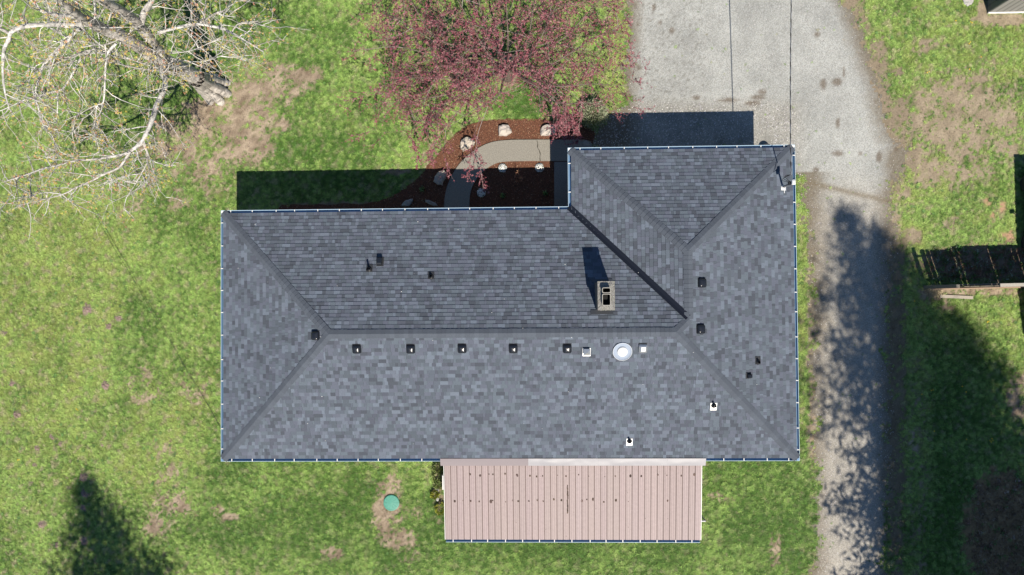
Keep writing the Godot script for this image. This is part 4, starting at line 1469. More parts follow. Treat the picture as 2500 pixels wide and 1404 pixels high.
func make_garden() -> void:
	rng.seed = 91
	tinted("rock", grain(256, 0.05, 101, 0.72, 1.0, false, 0.08, 0.25), 0.5, 0.95)
	var pale := Color(0.47, 0.43, 0.395)
	rock("pale boulder in sunlit mulch halfway along the curved path's outer edge", "1217,306 1226,304 1242,305 1246,312 1249,322 1243,327 1237,331 1217,331", 0.26, pale)
	rock("pale boulder half in shade with red twigs hanging over its top corner", "1320,313 1328,306 1341,303 1353,308 1358,317 1355,328 1341,330 1320,331", 0.26, pale)
	rock("triangular cream boulder speckled with twig shadows beside the path's bend", "1125,341 1138,334 1150,336 1161,347 1159,353 1146,362 1130,369 1123,361", 0.28, Color(0.5, 0.45, 0.385))
	rock("large upright tan boulder in the shaded mulch left of the path", "1085,415 1091,422 1088,434 1082,440 1080,452 1066,451 1058,442 1061,430 1072,418", 0.34, Color(0.44, 0.39, 0.34))
	rock("greyish boulder half under the eave, left one of the two nearest the wall", "1007,484 1008,490 1003,497 998,503 980,503 981,497 991,489", 0.2, Color(0.36, 0.35, 0.34))
	rock("low brownish boulder by the wall between grass clump and path foot", "1038,487 1046,488 1054,492 1064,495 1069,502 1060,504 1048,499 1038,493", 0.16, Color(0.36, 0.32, 0.28))
	var gm := tinted("plant_leaf", null, 1.0, 0.7)
	gm.backlight = Color(0.15, 0.15, 0.08)
	# spiky grass clumps
	for q in [[1032, 463, "green spiky grass clump in the mulch beside the large tan boulder"], [1229, 478, "green spiky grass clump in the middle of the shaded inner bed"], [1332, 473, "larger green spiky grass clump beside the entry walkway"]]:
		var m := Mb.new()
		for i in 90:
			var an := rng.randf() * TAU
			var d := Vector3(cos(an), 0, sin(an))
			var s := Vector3(-d.z, 0, d.x) * 0.006
			var h := rng.randf_range(0.1, 0.24)
			var out := rng.randf_range(0.06, 0.17)
			m.tri(d * 0.02 - s, d * 0.02 + s, d * out * 0.6 + Vector3.UP * h, Color(0.3, 0.42, 0.18))
			m.quad(d * 0.02 - s + Vector3.UP * 0.01, d * 0.02 + s + Vector3.UP * 0.01, d * out * 0.6 + s + Vector3.UP * h, d * out + Vector3.UP * h * 0.8, near(Color(0.38, 0.54, 0.25), 0.3))
		var o := thing("grass_clump", q[2], "plant", spot(q[0], q[1]) + Vector3.UP * 0.03, rng.randf() * TAU, "spiky grass clumps in the mulch beds")
		obj("blades", m.mesh(), gm, o)
	# white-flowered cushions
	for q in [[1227, 411, "white flowering cushion plant by the path, left one in the sun edge"], [1317, 410, "white flowering cushion plant nearest the path crack and walkway"], [1175, 471, "bluish-white flowering cushion plant in deep shade beside the path foot"]]:
		var o := thing("flower_cushion", q[2], "plant", spot(q[0], q[1]) + Vector3.UP * 0.03, 0.0, "white flowering cushions in the inner bed")
		var m := Mb.new()
		leafy(m, Vector3.ZERO, 0.17, 0.12, 380, 0.05, 0.012, [Color(0.06, 0.11, 0.05)])
		obj("foliage", m.mesh(), gm, o)
		var f := Mb.new()
		for i in 150:
			var d := Vector3(rng.randfn(), absf(rng.randfn()) + 0.5, rng.randfn()).normalized()
			var p := Vector3(d.x * 0.185, d.y * 0.135, d.z * 0.185)
			var t := frame_on((d + Vector3.UP * 0.6).normalized(), p, rng.randf() * TAU)
			for k in 4:
				var a := TAU * k / 4.0
				f.quad(t * Vector3(0, 0.004, 0), t * Vector3(cos(a - .5) * 0.018, 0.007, -sin(a - .5) * 0.018), t * Vector3(cos(a) * 0.027, 0.004, -sin(a) * 0.027), t * Vector3(cos(a + .5) * 0.018, 0.007, -sin(a + .5) * 0.018), Color(0.7, 0.7, 0.67))
		obj("flowers", f.mesh(), gm, o)
	# bronze-leaved shrub in the inner bed
	var bs := thing("bronze_shrub", "small bronze-leaved shrub at the shadow edge in the inner bed", "shrub", spot(1264, 440) + Vector3.UP * 0.03)
	var bt := Mb.new()
	var bl := Mb.new()
	for i in 34:
		var an := rng.randf() * TAU
		var d := Vector3(cos(an) * rng.randf_range(0.05, 0.33), rng.randf_range(0.25, 0.6), sin(an) * rng.randf_range(0.05, 0.33))
		bt.tube(PackedVector3Array([Vector3.ZERO, d * 0.5 + Vector3.UP * 0.06, d]), PackedFloat32Array([0.008, 0.006, 0.003]), 4)
		for k in 16:
			leafy(bl, d * rng.randf_range(0.35, 1.0), 0.04, 0.03, 1, 0.035, 0.009, [Color(0.46, 0.2, 0.12), Color(0.34, 0.13, 0.08), Color(0.52, 0.3, 0.17)])
	obj("stems", bt.mesh(), plain("stem_brown", 0.1, 0.06, 0.045, 0.9), bs)
	obj("foliage", bl.mesh(), gm, bs)
	# grey-green rounded bush at the driveway
	var sg := thing("sage_bush", "rounded pale grey-green bush at the corner of driveway and mulch bed", "shrub", spot(1446, 283))
	var sl := Mb.new()
	leafy(sl, Vector3.UP * 0.12, 0.62, 0.75, 3600, 0.1, 0.014, [Color(0.32, 0.36, 0.24), Color(0.4, 0.43, 0.3), Color(0.24, 0.29, 0.16), Color(0.46, 0.46, 0.33)], 0.9)
	obj("foliage", sl.mesh(), gm, sg)
	var ss := Mb.new()
	for i in 16:
		var an := TAU * i / 16.0
		ss.tube(PackedVector3Array([Vector3.ZERO, Vector3(cos(an) * 0.25, 0.3, sin(an) * 0.25), Vector3(cos(an) * 0.45, 0.6, sin(an) * 0.45)]), PackedFloat32Array([0.014, 0.01, 0.006]), 5)
	obj("stems", ss.mesh(), plain("stem_brown", 0, 0, 0), sg)
	# narrow bed along the west side of the patio cover
	for q in [[1069, 1143, .2, "light green leafy shrub nearest the house wall beside the patio cover"], [1069, 1163, .24, "pale-leaved shrub second from the house beside the patio cover"], [1071, 1181, .2, "leafy shrub in the middle of the narrow patio bed"], [1062, 1206, .16, "yellow-green shrub next to the grey patio-bed stones"], [1076, 1240, .24, "yellow-green shrub at the south end of the patio bed"]]:
		var o := thing("patio_shrub", q[3], "shrub", spot(q[0], q[1]), rng.randf() * TAU, "shrubs in the narrow patio bed")
		var m := Mb.new()
		var yel: bool = q[1] > 1200
		leafy(m, Vector3.UP * 0.06, q[2], q[2] * 1.2, 330, 0.09, 0.018, [Color(0.26, 0.33, 0.1), Color(0.14, 0.2, 0.05), Color(0.38, 0.4, 0.2)] if not yel else [Color(0.34, 0.38, 0.05), Color(0.42, 0.42, 0.06), Color(0.2, 0.24, 0.04)], 0.7)
		obj("foliage", m.mesh(), gm, o)
	rock("small grey stone between shrubs in the narrow patio bed", "1064,1192 1070,1190 1073,1196 1070,1202 1065,1200", 0.12, Color(0.3, 0.3, 0.31), "stone")
	rock("pale stone near the south end of the patio bed", "1062,1211 1068,1209 1072,1216 1070,1224 1065,1223", 0.14, Color(0.42, 0.42, 0.41), "stone")
	rock("flat grey stepping stone beside the shed corner", "2351,-6 2376,-6 2377,4 2371,11 2362,15 2354,10", 0.08, Color(0.4, 0.395, 0.39), "stone")
	rock("small light stone at the corner where the garden path ends", "1420,344 1432,342 1440,348 1442,356 1424,358", 0.1, Color(0.32, 0.31, 0.29), "stone")
	# ground plants in shade behind the fence and in the dark bed at the south-east
	var um := Mb.new()
	leafy(um, Vector3.ZERO, 0.09, 0.1, 26, 0.09, 0.016, [Color(0.9, 0.9, 0.9)], 0.5)
	var us := Scatter.new()
	for i in 420:
		var p := Vector2(rng.randf_range(2262, 2520), rng.randf_range(604, 688))
		us.put(Transform3D(Basis(Vector3.UP, rng.randf() * TAU).scaled(Vector3.ONE * rng.randf_range(0.35, 0.95)), spot(p.x, p.y)), near([Color(0.11, 0.26, 0.07), Color(0.19, 0.22, 0.08), Color(0.3, 0.17, 0.11), Color(0.33, 0.38, 0.28)][rng.randi() % 4], 0.3))
	for i in 260:
		var p := Vector2(rng.randf_range(2350, 2530), rng.randf_range(1160, 1430))
		if pow((p.x - 2452) / 96.0, 2) + pow((p.y - 1300) / 150.0, 2) + nz.get_noise_2d(p.x * 0.8, p.y * 0.8) * 1.3 + rng.randf() * 0.3 > 1.0:
			continue
		us.put(Transform3D(Basis(Vector3.UP, rng.randf() * TAU).scaled(Vector3.ONE * rng.randf_range(0.35, 0.9)), spot(p.x, p.y)), near([Color(0.11, 0.25, 0.08), Color(0.3, 0.2, 0.17), Color(0.22, 0.16, 0.12), Color(0.4, 0.34, 0.3), Color(0.16, 0.12, 0.09)][rng.randi() % 5], 0.3))
	for i in 5200:
		var p := Vector2(rng.randf_range(2330, 2530), rng.randf_range(1110, 1440))
		if pow((p.x - 2462) / 100.0, 4) + pow((p.y - 1300) / 148.0, 4) + nz.get_noise_2d(p.x * 0.8, p.y * 0.8) * 1.1 + rng.randf() * 0.3 > 1.0:
			continue
		var k := rng.randf_range(0.16, 0.5)
		us.put(Transform3D(Basis.from_euler(Vector3(rng.randf_range(-0.5, 0.5), rng.randf() * TAU, 0)).scaled(Vector3(k, k * 0.35, k)), spot(p.x, p.y)), near([Color(0.23, 0.145, 0.075), Color(0.31, 0.21, 0.12), Color(0.13, 0.085, 0.05), Color(0.4, 0.32, 0.22)][rng.randi() % 4], 0.35))
	tag(many("undergrowth", um.mesh(), gm, us), "dark ground plants and litter in the beds by the fence and south-east corner", "undergrowth")
	# dry straw heap at the fence end
	var hs := Mb.new()
	for i in 260:
		var c := spot(rng.randfn(2276, 9), rng.randfn(712, 5))
		var an := rng.randf() * TAU
		var d := Vector3(cos(an), rng.randf_range(-0.1, 0.3), sin(an)) * rng.randf_range(0.1, 0.25)
		var s := Vector3(-d.z, 0, d.x).normalized() * 0.006
		c.y = rng.randf_range(0.02, 0.12)
		hs.quad(c - s, c + s, c + d + s, c + d - s, near(Color(0.34, 0.285, 0.17), 0.3))
	var sh := obj("dry_straw", hs.mesh(), mats["chip"])
	sh.set_meta("kind", "stuff")
	tag(sh, "heap of dry yellow straw at the end post of the board fence", "straw")

func make_small_things() -> void:
	# septic lid
	var at := spot(956, 1227)
	var lid := thing("tank_lid", "round green plastic septic tank lid in a bare patch of lawn", "tank lid", at)
	var m := Mb.new()
	m.lathe(Transform3D.IDENTITY, [[0.33, 0.0], [0.33, 0.05], [0.315, 0.065], [0.29, 0.07], [0.285, 0.062], [0.12, 0.07], [0.0, 0.075]], 40, Color(0.075, 0.30, 0.235))
	var tex := grain(256, 0.03, 111, 0.7, 1.0, false, 0.1, 0.1)
	obj("cover", m.mesh(), tinted("lid_plastic", tex, 0.8, 0.5), lid)
	var rb := Mb.new()
	for k in 10:
		rb.bevel_box(Transform3D(Basis(Vector3.UP, TAU * k / 10.0), Vector3.ZERO).translated_local(Vector3(0.19, 0.068, 0)), Vector3(0.17, 0.012, 0.014), 0.003, Color(0.09, 0.33, 0.26))
	obj("ribs", rb.mesh(), mats["lid_plastic"], lid)
	for k in 6:
		var b := Mb.new()
		var an := TAU * k / 6.0
		b.lathe(Transform3D(Basis(), Vector3(cos(an) * 0.303, 0.066, sin(an) * 0.303)), [[0.014, 0.0], [0.014, 0.01], [0.0, 0.012]], 6, Color(0.13, 0.35, 0.29))
		obj("bolt", b.mesh(), mats["lid_plastic"], lid)
	# molehills
	rng.seed = 66
	for q in [[212, 755, 14, "largest molehill on the open lawn west of the house, furthest north of all"], [290, 776, 11, "molehill northeast one of a close pair west of the house wall"], [266, 797, 10, "molehill southwest one of a close pair west of the house wall"],
			[30, 936, 10, "molehill at the west edge of the lawn, north one of two in line"], [41, 1012, 12, "molehill at the west edge of the lawn, south one of two in line"], [257, 940, 13, "long-looking molehill alone in mid lawn, nearest the worn patch by the house"],
			[150, 1084, 9, "eastern molehill of a loose row of three north of the fir shadow"], [127, 1068, 8, "middle molehill of a loose row of three north of the fir shadow"], [90, 1094, 8, "western molehill of a loose row of three north of the fir shadow"],
			[205, 1166, 13, "molehill right at the tip of the fir shadow"], [207, 1206, 12, "second molehill down inside the tip of the fir shadow"], [203, 1240, 10, "third molehill down inside the fir shadow"], [206, 1320, 13, "lowest and darkest molehill deep inside the fir shadow"],
			[102, 1280, 11, "molehill in sunlit grass left of the fir shadow"], [75, 1180, 7, "tiny molehill in sun well left of the fir shadow's tip"], [250, 1085, 7, "small molehill in sun right of the loose row of three"], [10, 815, 8, "small molehill cut by the west border of the view"],
			[140, 1330, 9, "molehill touching the left border of the fir shadow near the bottom"], [84, 1136, 7, "tiny molehill in sun just south of the loose row of three"]]:
		var p := spot(q[0], q[1])
		var r: float = q[2] * 0.017
		var mh := Mb.new()
		var seg := 14
		var pr := [[1.0, 0.0], [0.8, 0.3], [0.5, 0.75], [0.2, 1.0]]
		var rg := []
		for lv in pr:
			var ring := []
			for k in seg:
				var an := TAU * k / seg
				var rr: float = r * lv[0] * rng.randf_range(0.75, 1.25)
				ring.append(p + Vector3(cos(an) * rr, 0.004 + lv[1] * r * 0.32 * rng.randf_range(0.6, 1.3), -sin(an) * rr))
			rg.append(ring)
		for l in 3:
			for k in seg:
				mh.quad(rg[l][k], rg[l][(k + 1) % seg], rg[l + 1][(k + 1) % seg], rg[l + 1][k], near(Color(0.25, 0.185, 0.165), 0.22))
		for k in seg:
			mh.tri(rg[3][k], rg[3][(k + 1) % seg], p + Vector3.UP * r * 0.34, near(Color(0.25, 0.185, 0.165), 0.2))
		tag(obj("molehill", mh.mesh(), mats["lawn_soil"]), q[3], "molehill", "molehills on the west lawn")
	# thin dark strands added on the west lawn in place of wire shadows
	var cb := thing("wire_shadow_strands", "two thin dark strands added flat on the west lawn in place of wire shadows", "cable")
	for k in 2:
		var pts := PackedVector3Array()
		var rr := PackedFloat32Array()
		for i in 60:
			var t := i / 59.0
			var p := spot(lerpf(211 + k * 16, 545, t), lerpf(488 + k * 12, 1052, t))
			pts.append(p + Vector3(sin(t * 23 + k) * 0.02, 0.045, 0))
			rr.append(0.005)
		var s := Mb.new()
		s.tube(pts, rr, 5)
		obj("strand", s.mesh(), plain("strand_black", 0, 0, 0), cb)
	# round black pot against the garage wall
	var pt := thing("black_planter", "round black pot standing by the garage wall under the eave", "pot", Vector3(spot(1867, 360).x, 0, spot(1866, 350, 0.24).z + 0.2))
	var pm := Mb.new()
	pm.lathe(Transform3D.IDENTITY, [[0.16, 0.0], [0.19, 0.2], [0.2, 0.24], [0.18, 0.24], [0.17, 0.2], [0.0, 0.19]], 24)
	obj("pot", pm.mesh(), plain("pot_black", 0.015, 0.015, 0.016, 0.5), pt)


# ---------- trees ----------
class Grower:
	var wood := Mb.new()
	var tips := []         # points that carry leaves or buds
	var r := RandomNumberGenerator.new()
	var shades := []
	var clear := []        # ground areas (x, z) over which the crown stays open
	func line(p: Array, rad: Array, sides: int) -> void:
		wood.tube(PackedVector3Array(p), PackedFloat32Array(rad), sides, shades[r.randi() % shades.size()])
	func twig(at: Vector3, dir: Vector3, length: float, rad: float, depth: int, droop: float, kids: int, leaf: float) -> void:
		var n := 5
		var p := [at]
		var rr := [rad]
		var d := dir.normalized()
		for i in n:
			d = (d + Vector3(r.randfn(), r.randfn() * 0.7, r.randfn()) * 0.17 + Vector3.DOWN * droop * (i + 1) / n).normalized()
			p.append(p[-1] + d * length / n)
			rr.append(rad * (1.0 - 0.75 * (i + 1) / n))
		for c in clear:
			if c.has_point(Vector2(p[3].x, p[3].z)) or c.has_point(Vector2(p[-1].x, p[-1].z)):
				return
		line(p, rr, 6 if rad > 0.03 else (4 if rad > 0.012 else 3))
		for i in range(1, n + 1):
			if depth <= 1 and leaf > 0.0:
				var c := int(leaf * length / n) + (1 if r.randf() < fmod(leaf * length / n, 1.0) else 0)
				for k in c:
					tips.append([p[i - 1].lerp(p[i], r.randf()), d])
		if depth > 0:
			for k in kids:
				var f := r.randf_range(0.2, 1.0)
				var i := mini(int(f * n), n - 1)
				var b: Vector3 = p[i].lerp(p[i + 1], fmod(f * n, 1.0))
				var dd: Vector3 = (p[i + 1] - p[i]).normalized()
				var side: Vector3 = dd.cross(Vector3(r.randfn(), r.randfn(), r.randfn())).normalized()
				twig(b, dd * r.randf_range(0.5, 1.0) + side * r.randf_range(0.5, 1.0), length * r.randf_range(0.35, 0.62), maxf(rad * r.randf_range(0.4, 0.6), 0.0035), depth - 1, droop, kids, leaf)

func catmull(pts: Array, rad: Array, steps: int) -> Array:
	var o := []
	var q := []
	for i in pts.size() - 1:
		var a: Vector3 = pts[maxi(i - 1, 0)]
		var b: Vector3 = pts[i]
		var c: Vector3 = pts[i + 1]
		var d: Vector3 = pts[mini(i + 2, pts.size() - 1)]
		for k in steps:
			var t := float(k) / steps
			o.append(b.cubic_interpolate(c, a, d, t))
			q.append(lerpf(rad[i], rad[i + 1], t))
	o.append(pts[-1])
	q.append(rad[-1])
	return [o, q]

func make_bare_tree() -> void:
	var t := thing("bare_tree", "tall bare grey-barked tree with budding twigs leaning over the west lawn", "tree", Vector3.ZERO)
	var g := Grower.new()
	g.r.seed = 17
	g.shades = [Color(0.66, 0.655, 0.64), Color(0.72, 0.715, 0.70), Color(0.56, 0.54, 0.52)]
	g.wood.jit = 0.4
	var trunk := Grower.new()
	trunk.r.seed = 3
	trunk.shades = [Color(0.56, 0.53, 0.50)]
	trunk.wood.jit = 0.45
	# limbs: "x,y,height,radius ..." read off the photograph
	var main := ["529,222,-.05,.55 524,219,.12,.5 512,211,.45,.44 490,198,1.2,.40 455,176,2.5,.37 415,158,3.6,.35 398,150,4.1,.33",
		"400,152,4.0,.3 372,138,4.7,.27 340,115,5.6,.25 300,90,6.5,.24 255,72,7.2,.22 215,52,8.2,.19 185,35,9.0,.15 150,2,9.9,.12 110,-40,11,.09 60,-90,12.3,.06",
		"400,148,4.1,.27 372,104,5.0,.24 340,62,6.2,.21 300,30,7.2,.19 250,0,8.4,.17 190,-50,10,.13 120,-110,12,.08"]
	var limbs := ["212,58,8.2,.14 180,62,8.4,.12 120,60,8.8,.11 60,64,9.2,.10 28,78,9.2,.09 22,95,9.1,.08 10,120,9.0,.075 7,160,8.8,.06 8,195,8.6,.05 14,235,8.2,.035 24,268,7.8,.02",
		"194,42,8.8,.11 150,38,9.0,.09 105,28,9.3,.08 85,8,9.5,.07 60,-20,9.8,.05",
		"20,80,9.2,.08 -20,60,9.6,.06 -70,40,10,.04",
		"344,64,6.2,.15 352,30,6.5,.14 370,2,6.8,.13 385,-50,7.4,.1 400,-120,8.4,.06",
		"396,160,4.2,.17 396,176,4.4,.16 404,196,4.6,.16 400,222,4.8,.14 384,252,5.0,.13 372,290,5.2,.12 350,340,5.4,.11 326,364,5.5,.10",
		"330,360,5.5,.09 305,376,5.4,.075 262,384,5.4,.065 234,389,5.3,.06 183,392,5.3,.055 140,404,5.2,.045 110,410,5.1,.04 60,428,5.0,.03 9,444,4.8,.02",
		"318,370,5.5,.075 305,390,5.4,.065 289,410,5.3,.06 256,424,5.2,.055 221,443,5.1,.05 186,458,5.0,.045 152,475,4.9,.04 99,488,4.8,.028 37,504,4.7,.014",
		"150,474,4.9,.03 110,470,4.9,.024 60,480,4.8,.016 20,486,4.8,.01",
		"349,338,5.4,.07 349,350,5.3,.06 362,378,5.1,.05 358,400,4.9,.045 345,424,4.7,.035 330,450,4.5,.024 313,476,4.3,.012",
		"343,424,4.7,.03 300,430,4.6,.024 262,444,4.5,.018 234,456,4.4,.01",
		"362,386,5.1,.03 380,396,4.9,.026 404,402,4.7,.02 430,404,4.6,.012",
		"346,424,4.7,.025 352,440,4.6,.02 354,456,4.5,.012",
		"386,80,5.6,.09 430,68,5.9,.085 476,59,6.1,.08 513,63,6.1,.07 545,71,6.0,.062 565,80,5.9,.055 604,102,5.6,.042 625,115,5.4,.03 644,128,5.2,.015",
		"490,55,6.1,.055 510,43,6.3,.05 530,31,6.5,.045 548,26,6.6,.04 559,11,6.8,.032 565,-10,7.0,.02",
		"530,33,6.5,.03 548,38,6.4,.026 570,41,6.3,.018 576,42,6.2,.01",
		"567,78,5.9,.035 572,68,6,.03 581,59,6.1,.027 600,54,6.1,.022 631,52,6.1,.012",
		"498,58,6.2,.03 500,30,6.5,.025 502,0,6.8,.018",
		"198,70,8.1,.1 186,76,8.0,.09 167,96,7.7,.085 140,122,7.4,.08 124,138,7.2,.075 108,158,7.0,.07 100,172,6.9,.065 92,205,6.6,.06 85,232,6.4,.055 94,264,6.1,.045 101,294,5.9,.04 114,318,5.8,.034 128,333,5.7,.03 141,374,5.4,.02 137,397,5.2,.012",
		"198,142,7.0,.05 186,162,6.9,.05 173,188,6.7,.048 150,218,6.5,.045 107,231,6.3,.042 64,243,6.2,.036 30,258,6.1,.028 0,271,6,.02",
		"284,106,6.9,.06 270,120,6.8,.055 261,134,6.7,.05 258,160,6.6,.05 256,203,6.4,.045 252,250,6.2,.038 238,256,6.1,.032 234,280,6,.028 234,332,5.8,.02 238,350,5.7,.015 243,372,5.6,.009",
		"250,252,6.2,.02 236,258,6.1,.018 222,276,5.9,.014 200,290,5.8,.011 175,292,5.7,.008",
		"100,173,6.9,.04 84,166,7,.036 60,158,7.1,.03 35,150,7.2,.024 12,141,7.3,.016",
		"140,222,6.5,.04 141,240,6.3,.034 140,270,6.1,.028 138,300,5.9,.02",
		"385,166,4.6,.045 340,152,5.3,.04 299,137,5.9,.036 257,124,6.5,.032 214,111,7,.026 165,92,7.5,.02 120,68,8,.012",
		"386,172,4.6,.042 340,167,5.2,.036 288,156,5.8,.03 256,149,6.1,.026 224,141,6.4,.02 175,124,6.9,.01",
		"232,120,7.1,.04 190,130,7.3,.03 150,150,7.3,.022 110,165,7.2,.015", "230,68,7.8,.05 232,30,8.3,.04 228,-10,8.8,.03",
		"300,92,6.6,.04 250,110,7,.03 200,100,7.6,.02 150,98,8,.012", "416,130,5.2,.03 460,125,5.8,.024 500,110,6.2,.018 548,86,6.6,.009", "418,142,5,.028 455,148,5.4,.022 500,150,5.7,.016 560,128,6,.008"]
	for s in main:
		var pr := limb_points(s, 10)
		for i in pr[1].size():
			pr[1][i] *= 0.82 * trunk.r.randf_range(0.9, 1.1)
		trunk.line(pr[0], pr[1], 12)
	var longs := []
	for s in limbs:
		var pr := limb_points(s)
		for i in pr[1].size():
			pr[1][i] *= 0.66 * g.r.randf_range(0.86, 1.14)
		g.line(pr[0], pr[1], 7)
		longs.append(pr)
	for s in main.slice(1):
		longs.append(limb_points(s))
	var deep := trunk.wood
	for k in 7:
		var an := TAU * k / 7.0 + 0.3
		var d := Vector3(cos(an), 0, sin(an))
		var fl := catmull([spot(478, 191, 2.0) + d * 0.18, spot(497, 203, 1.0) + d * 0.26, spot(519, 215, 0.3) + d * 0.40, spot(528, 221) + d * 0.5 + Vector3.UP * 0.02, spot(530, 222) + d * 0.62 - Vector3.UP * 0.25], [0.17, 0.19, 0.19, 0.18, 0.15], 6)
		for i in fl[1].size():
			fl[1][i] *= trunk.r.randf_range(0.85, 1.15)
		trunk.line(fl[0], fl[1], 8)
	# side branches and twigs
	for pr in longs:
		var P: Array = pr[0]
		var R: Array = pr[1]
		var L := 0.0
		for i in P.size() - 1:
			var seg: float = P[i].distance_to(P[i + 1])
			L += seg
			var want := 6.0 * seg if R[i] < 0.12 else 3.5 * seg
			var c := int(want) + (1 if g.r.randf() < fmod(want, 1.0) else 0)
			for k in c:
				var at: Vector3 = P[i].lerp(P[i + 1], g.r.randf())
				var d: Vector3 = (P[i + 1] - P[i]).normalized()
				var side := d.cross(Vector3(g.r.randfn(), g.r.randfn() * 0.6, g.r.randfn())).normalized()
				g.twig(at, d * g.r.randf_range(0.2, 0.8) + side, g.r.randf_range(0.45, 1.6), g.r.randf_range(0.013, 0.027), 2, 0.05, 3, 3.0)
	var bark := tinted("bark", grain(256, 0.04, 121, 0.3, 1.0, false, 0.12, 0.5), 0.9, 0.95)
	obj("trunk", deep.mesh(), bark, t)
	obj("branches", g.wood.mesh(), bark, t)
	# buds and opening leaves
	var bud := Mb.new()
	for k in 4:
		var an := TAU * k / 4.0
		var d := Vector3(cos(an), 0.5, sin(an))
		var s := Vector3(-d.z, 0.1, d.x) * 0.009
		bud.quad(Vector3.ZERO, d * 0.018 + s, d * 0.036, d * 0.018 - s)
	var sc := Scatter.new()
	for e in g.tips:
		var c: Color = [Color(0.46, 0.40, 0.06), Color(0.40, 0.36, 0.07), Color(0.5, 0.32, 0.10), Color(0.45, 0.2, 0.12)][g.r.randi() % 4]
		var s := g.r.randf_range(0.8, 1.7)
		sc.put(Transform3D(Basis.from_euler(Vector3(g.r.randf() * TAU, g.r.randf() * TAU, 0)).scaled(Vector3(s, s, s)), e[0]), c * g.r.randf_range(0.7, 1.2))
	many("buds", bud.mesh(), mats["plant_leaf"], sc, t)

func limb_points(s: String, steps := 4) -> Array:
	var pts := []
	var rad := []
	for q in s.split(" "):
		var w: PackedStringArray = q.split(",")
		pts.append(spot(float(w[0]), float(w[1]), float(w[2])))
		rad.append(float(w[3]))
	return catmull(pts, rad, steps)

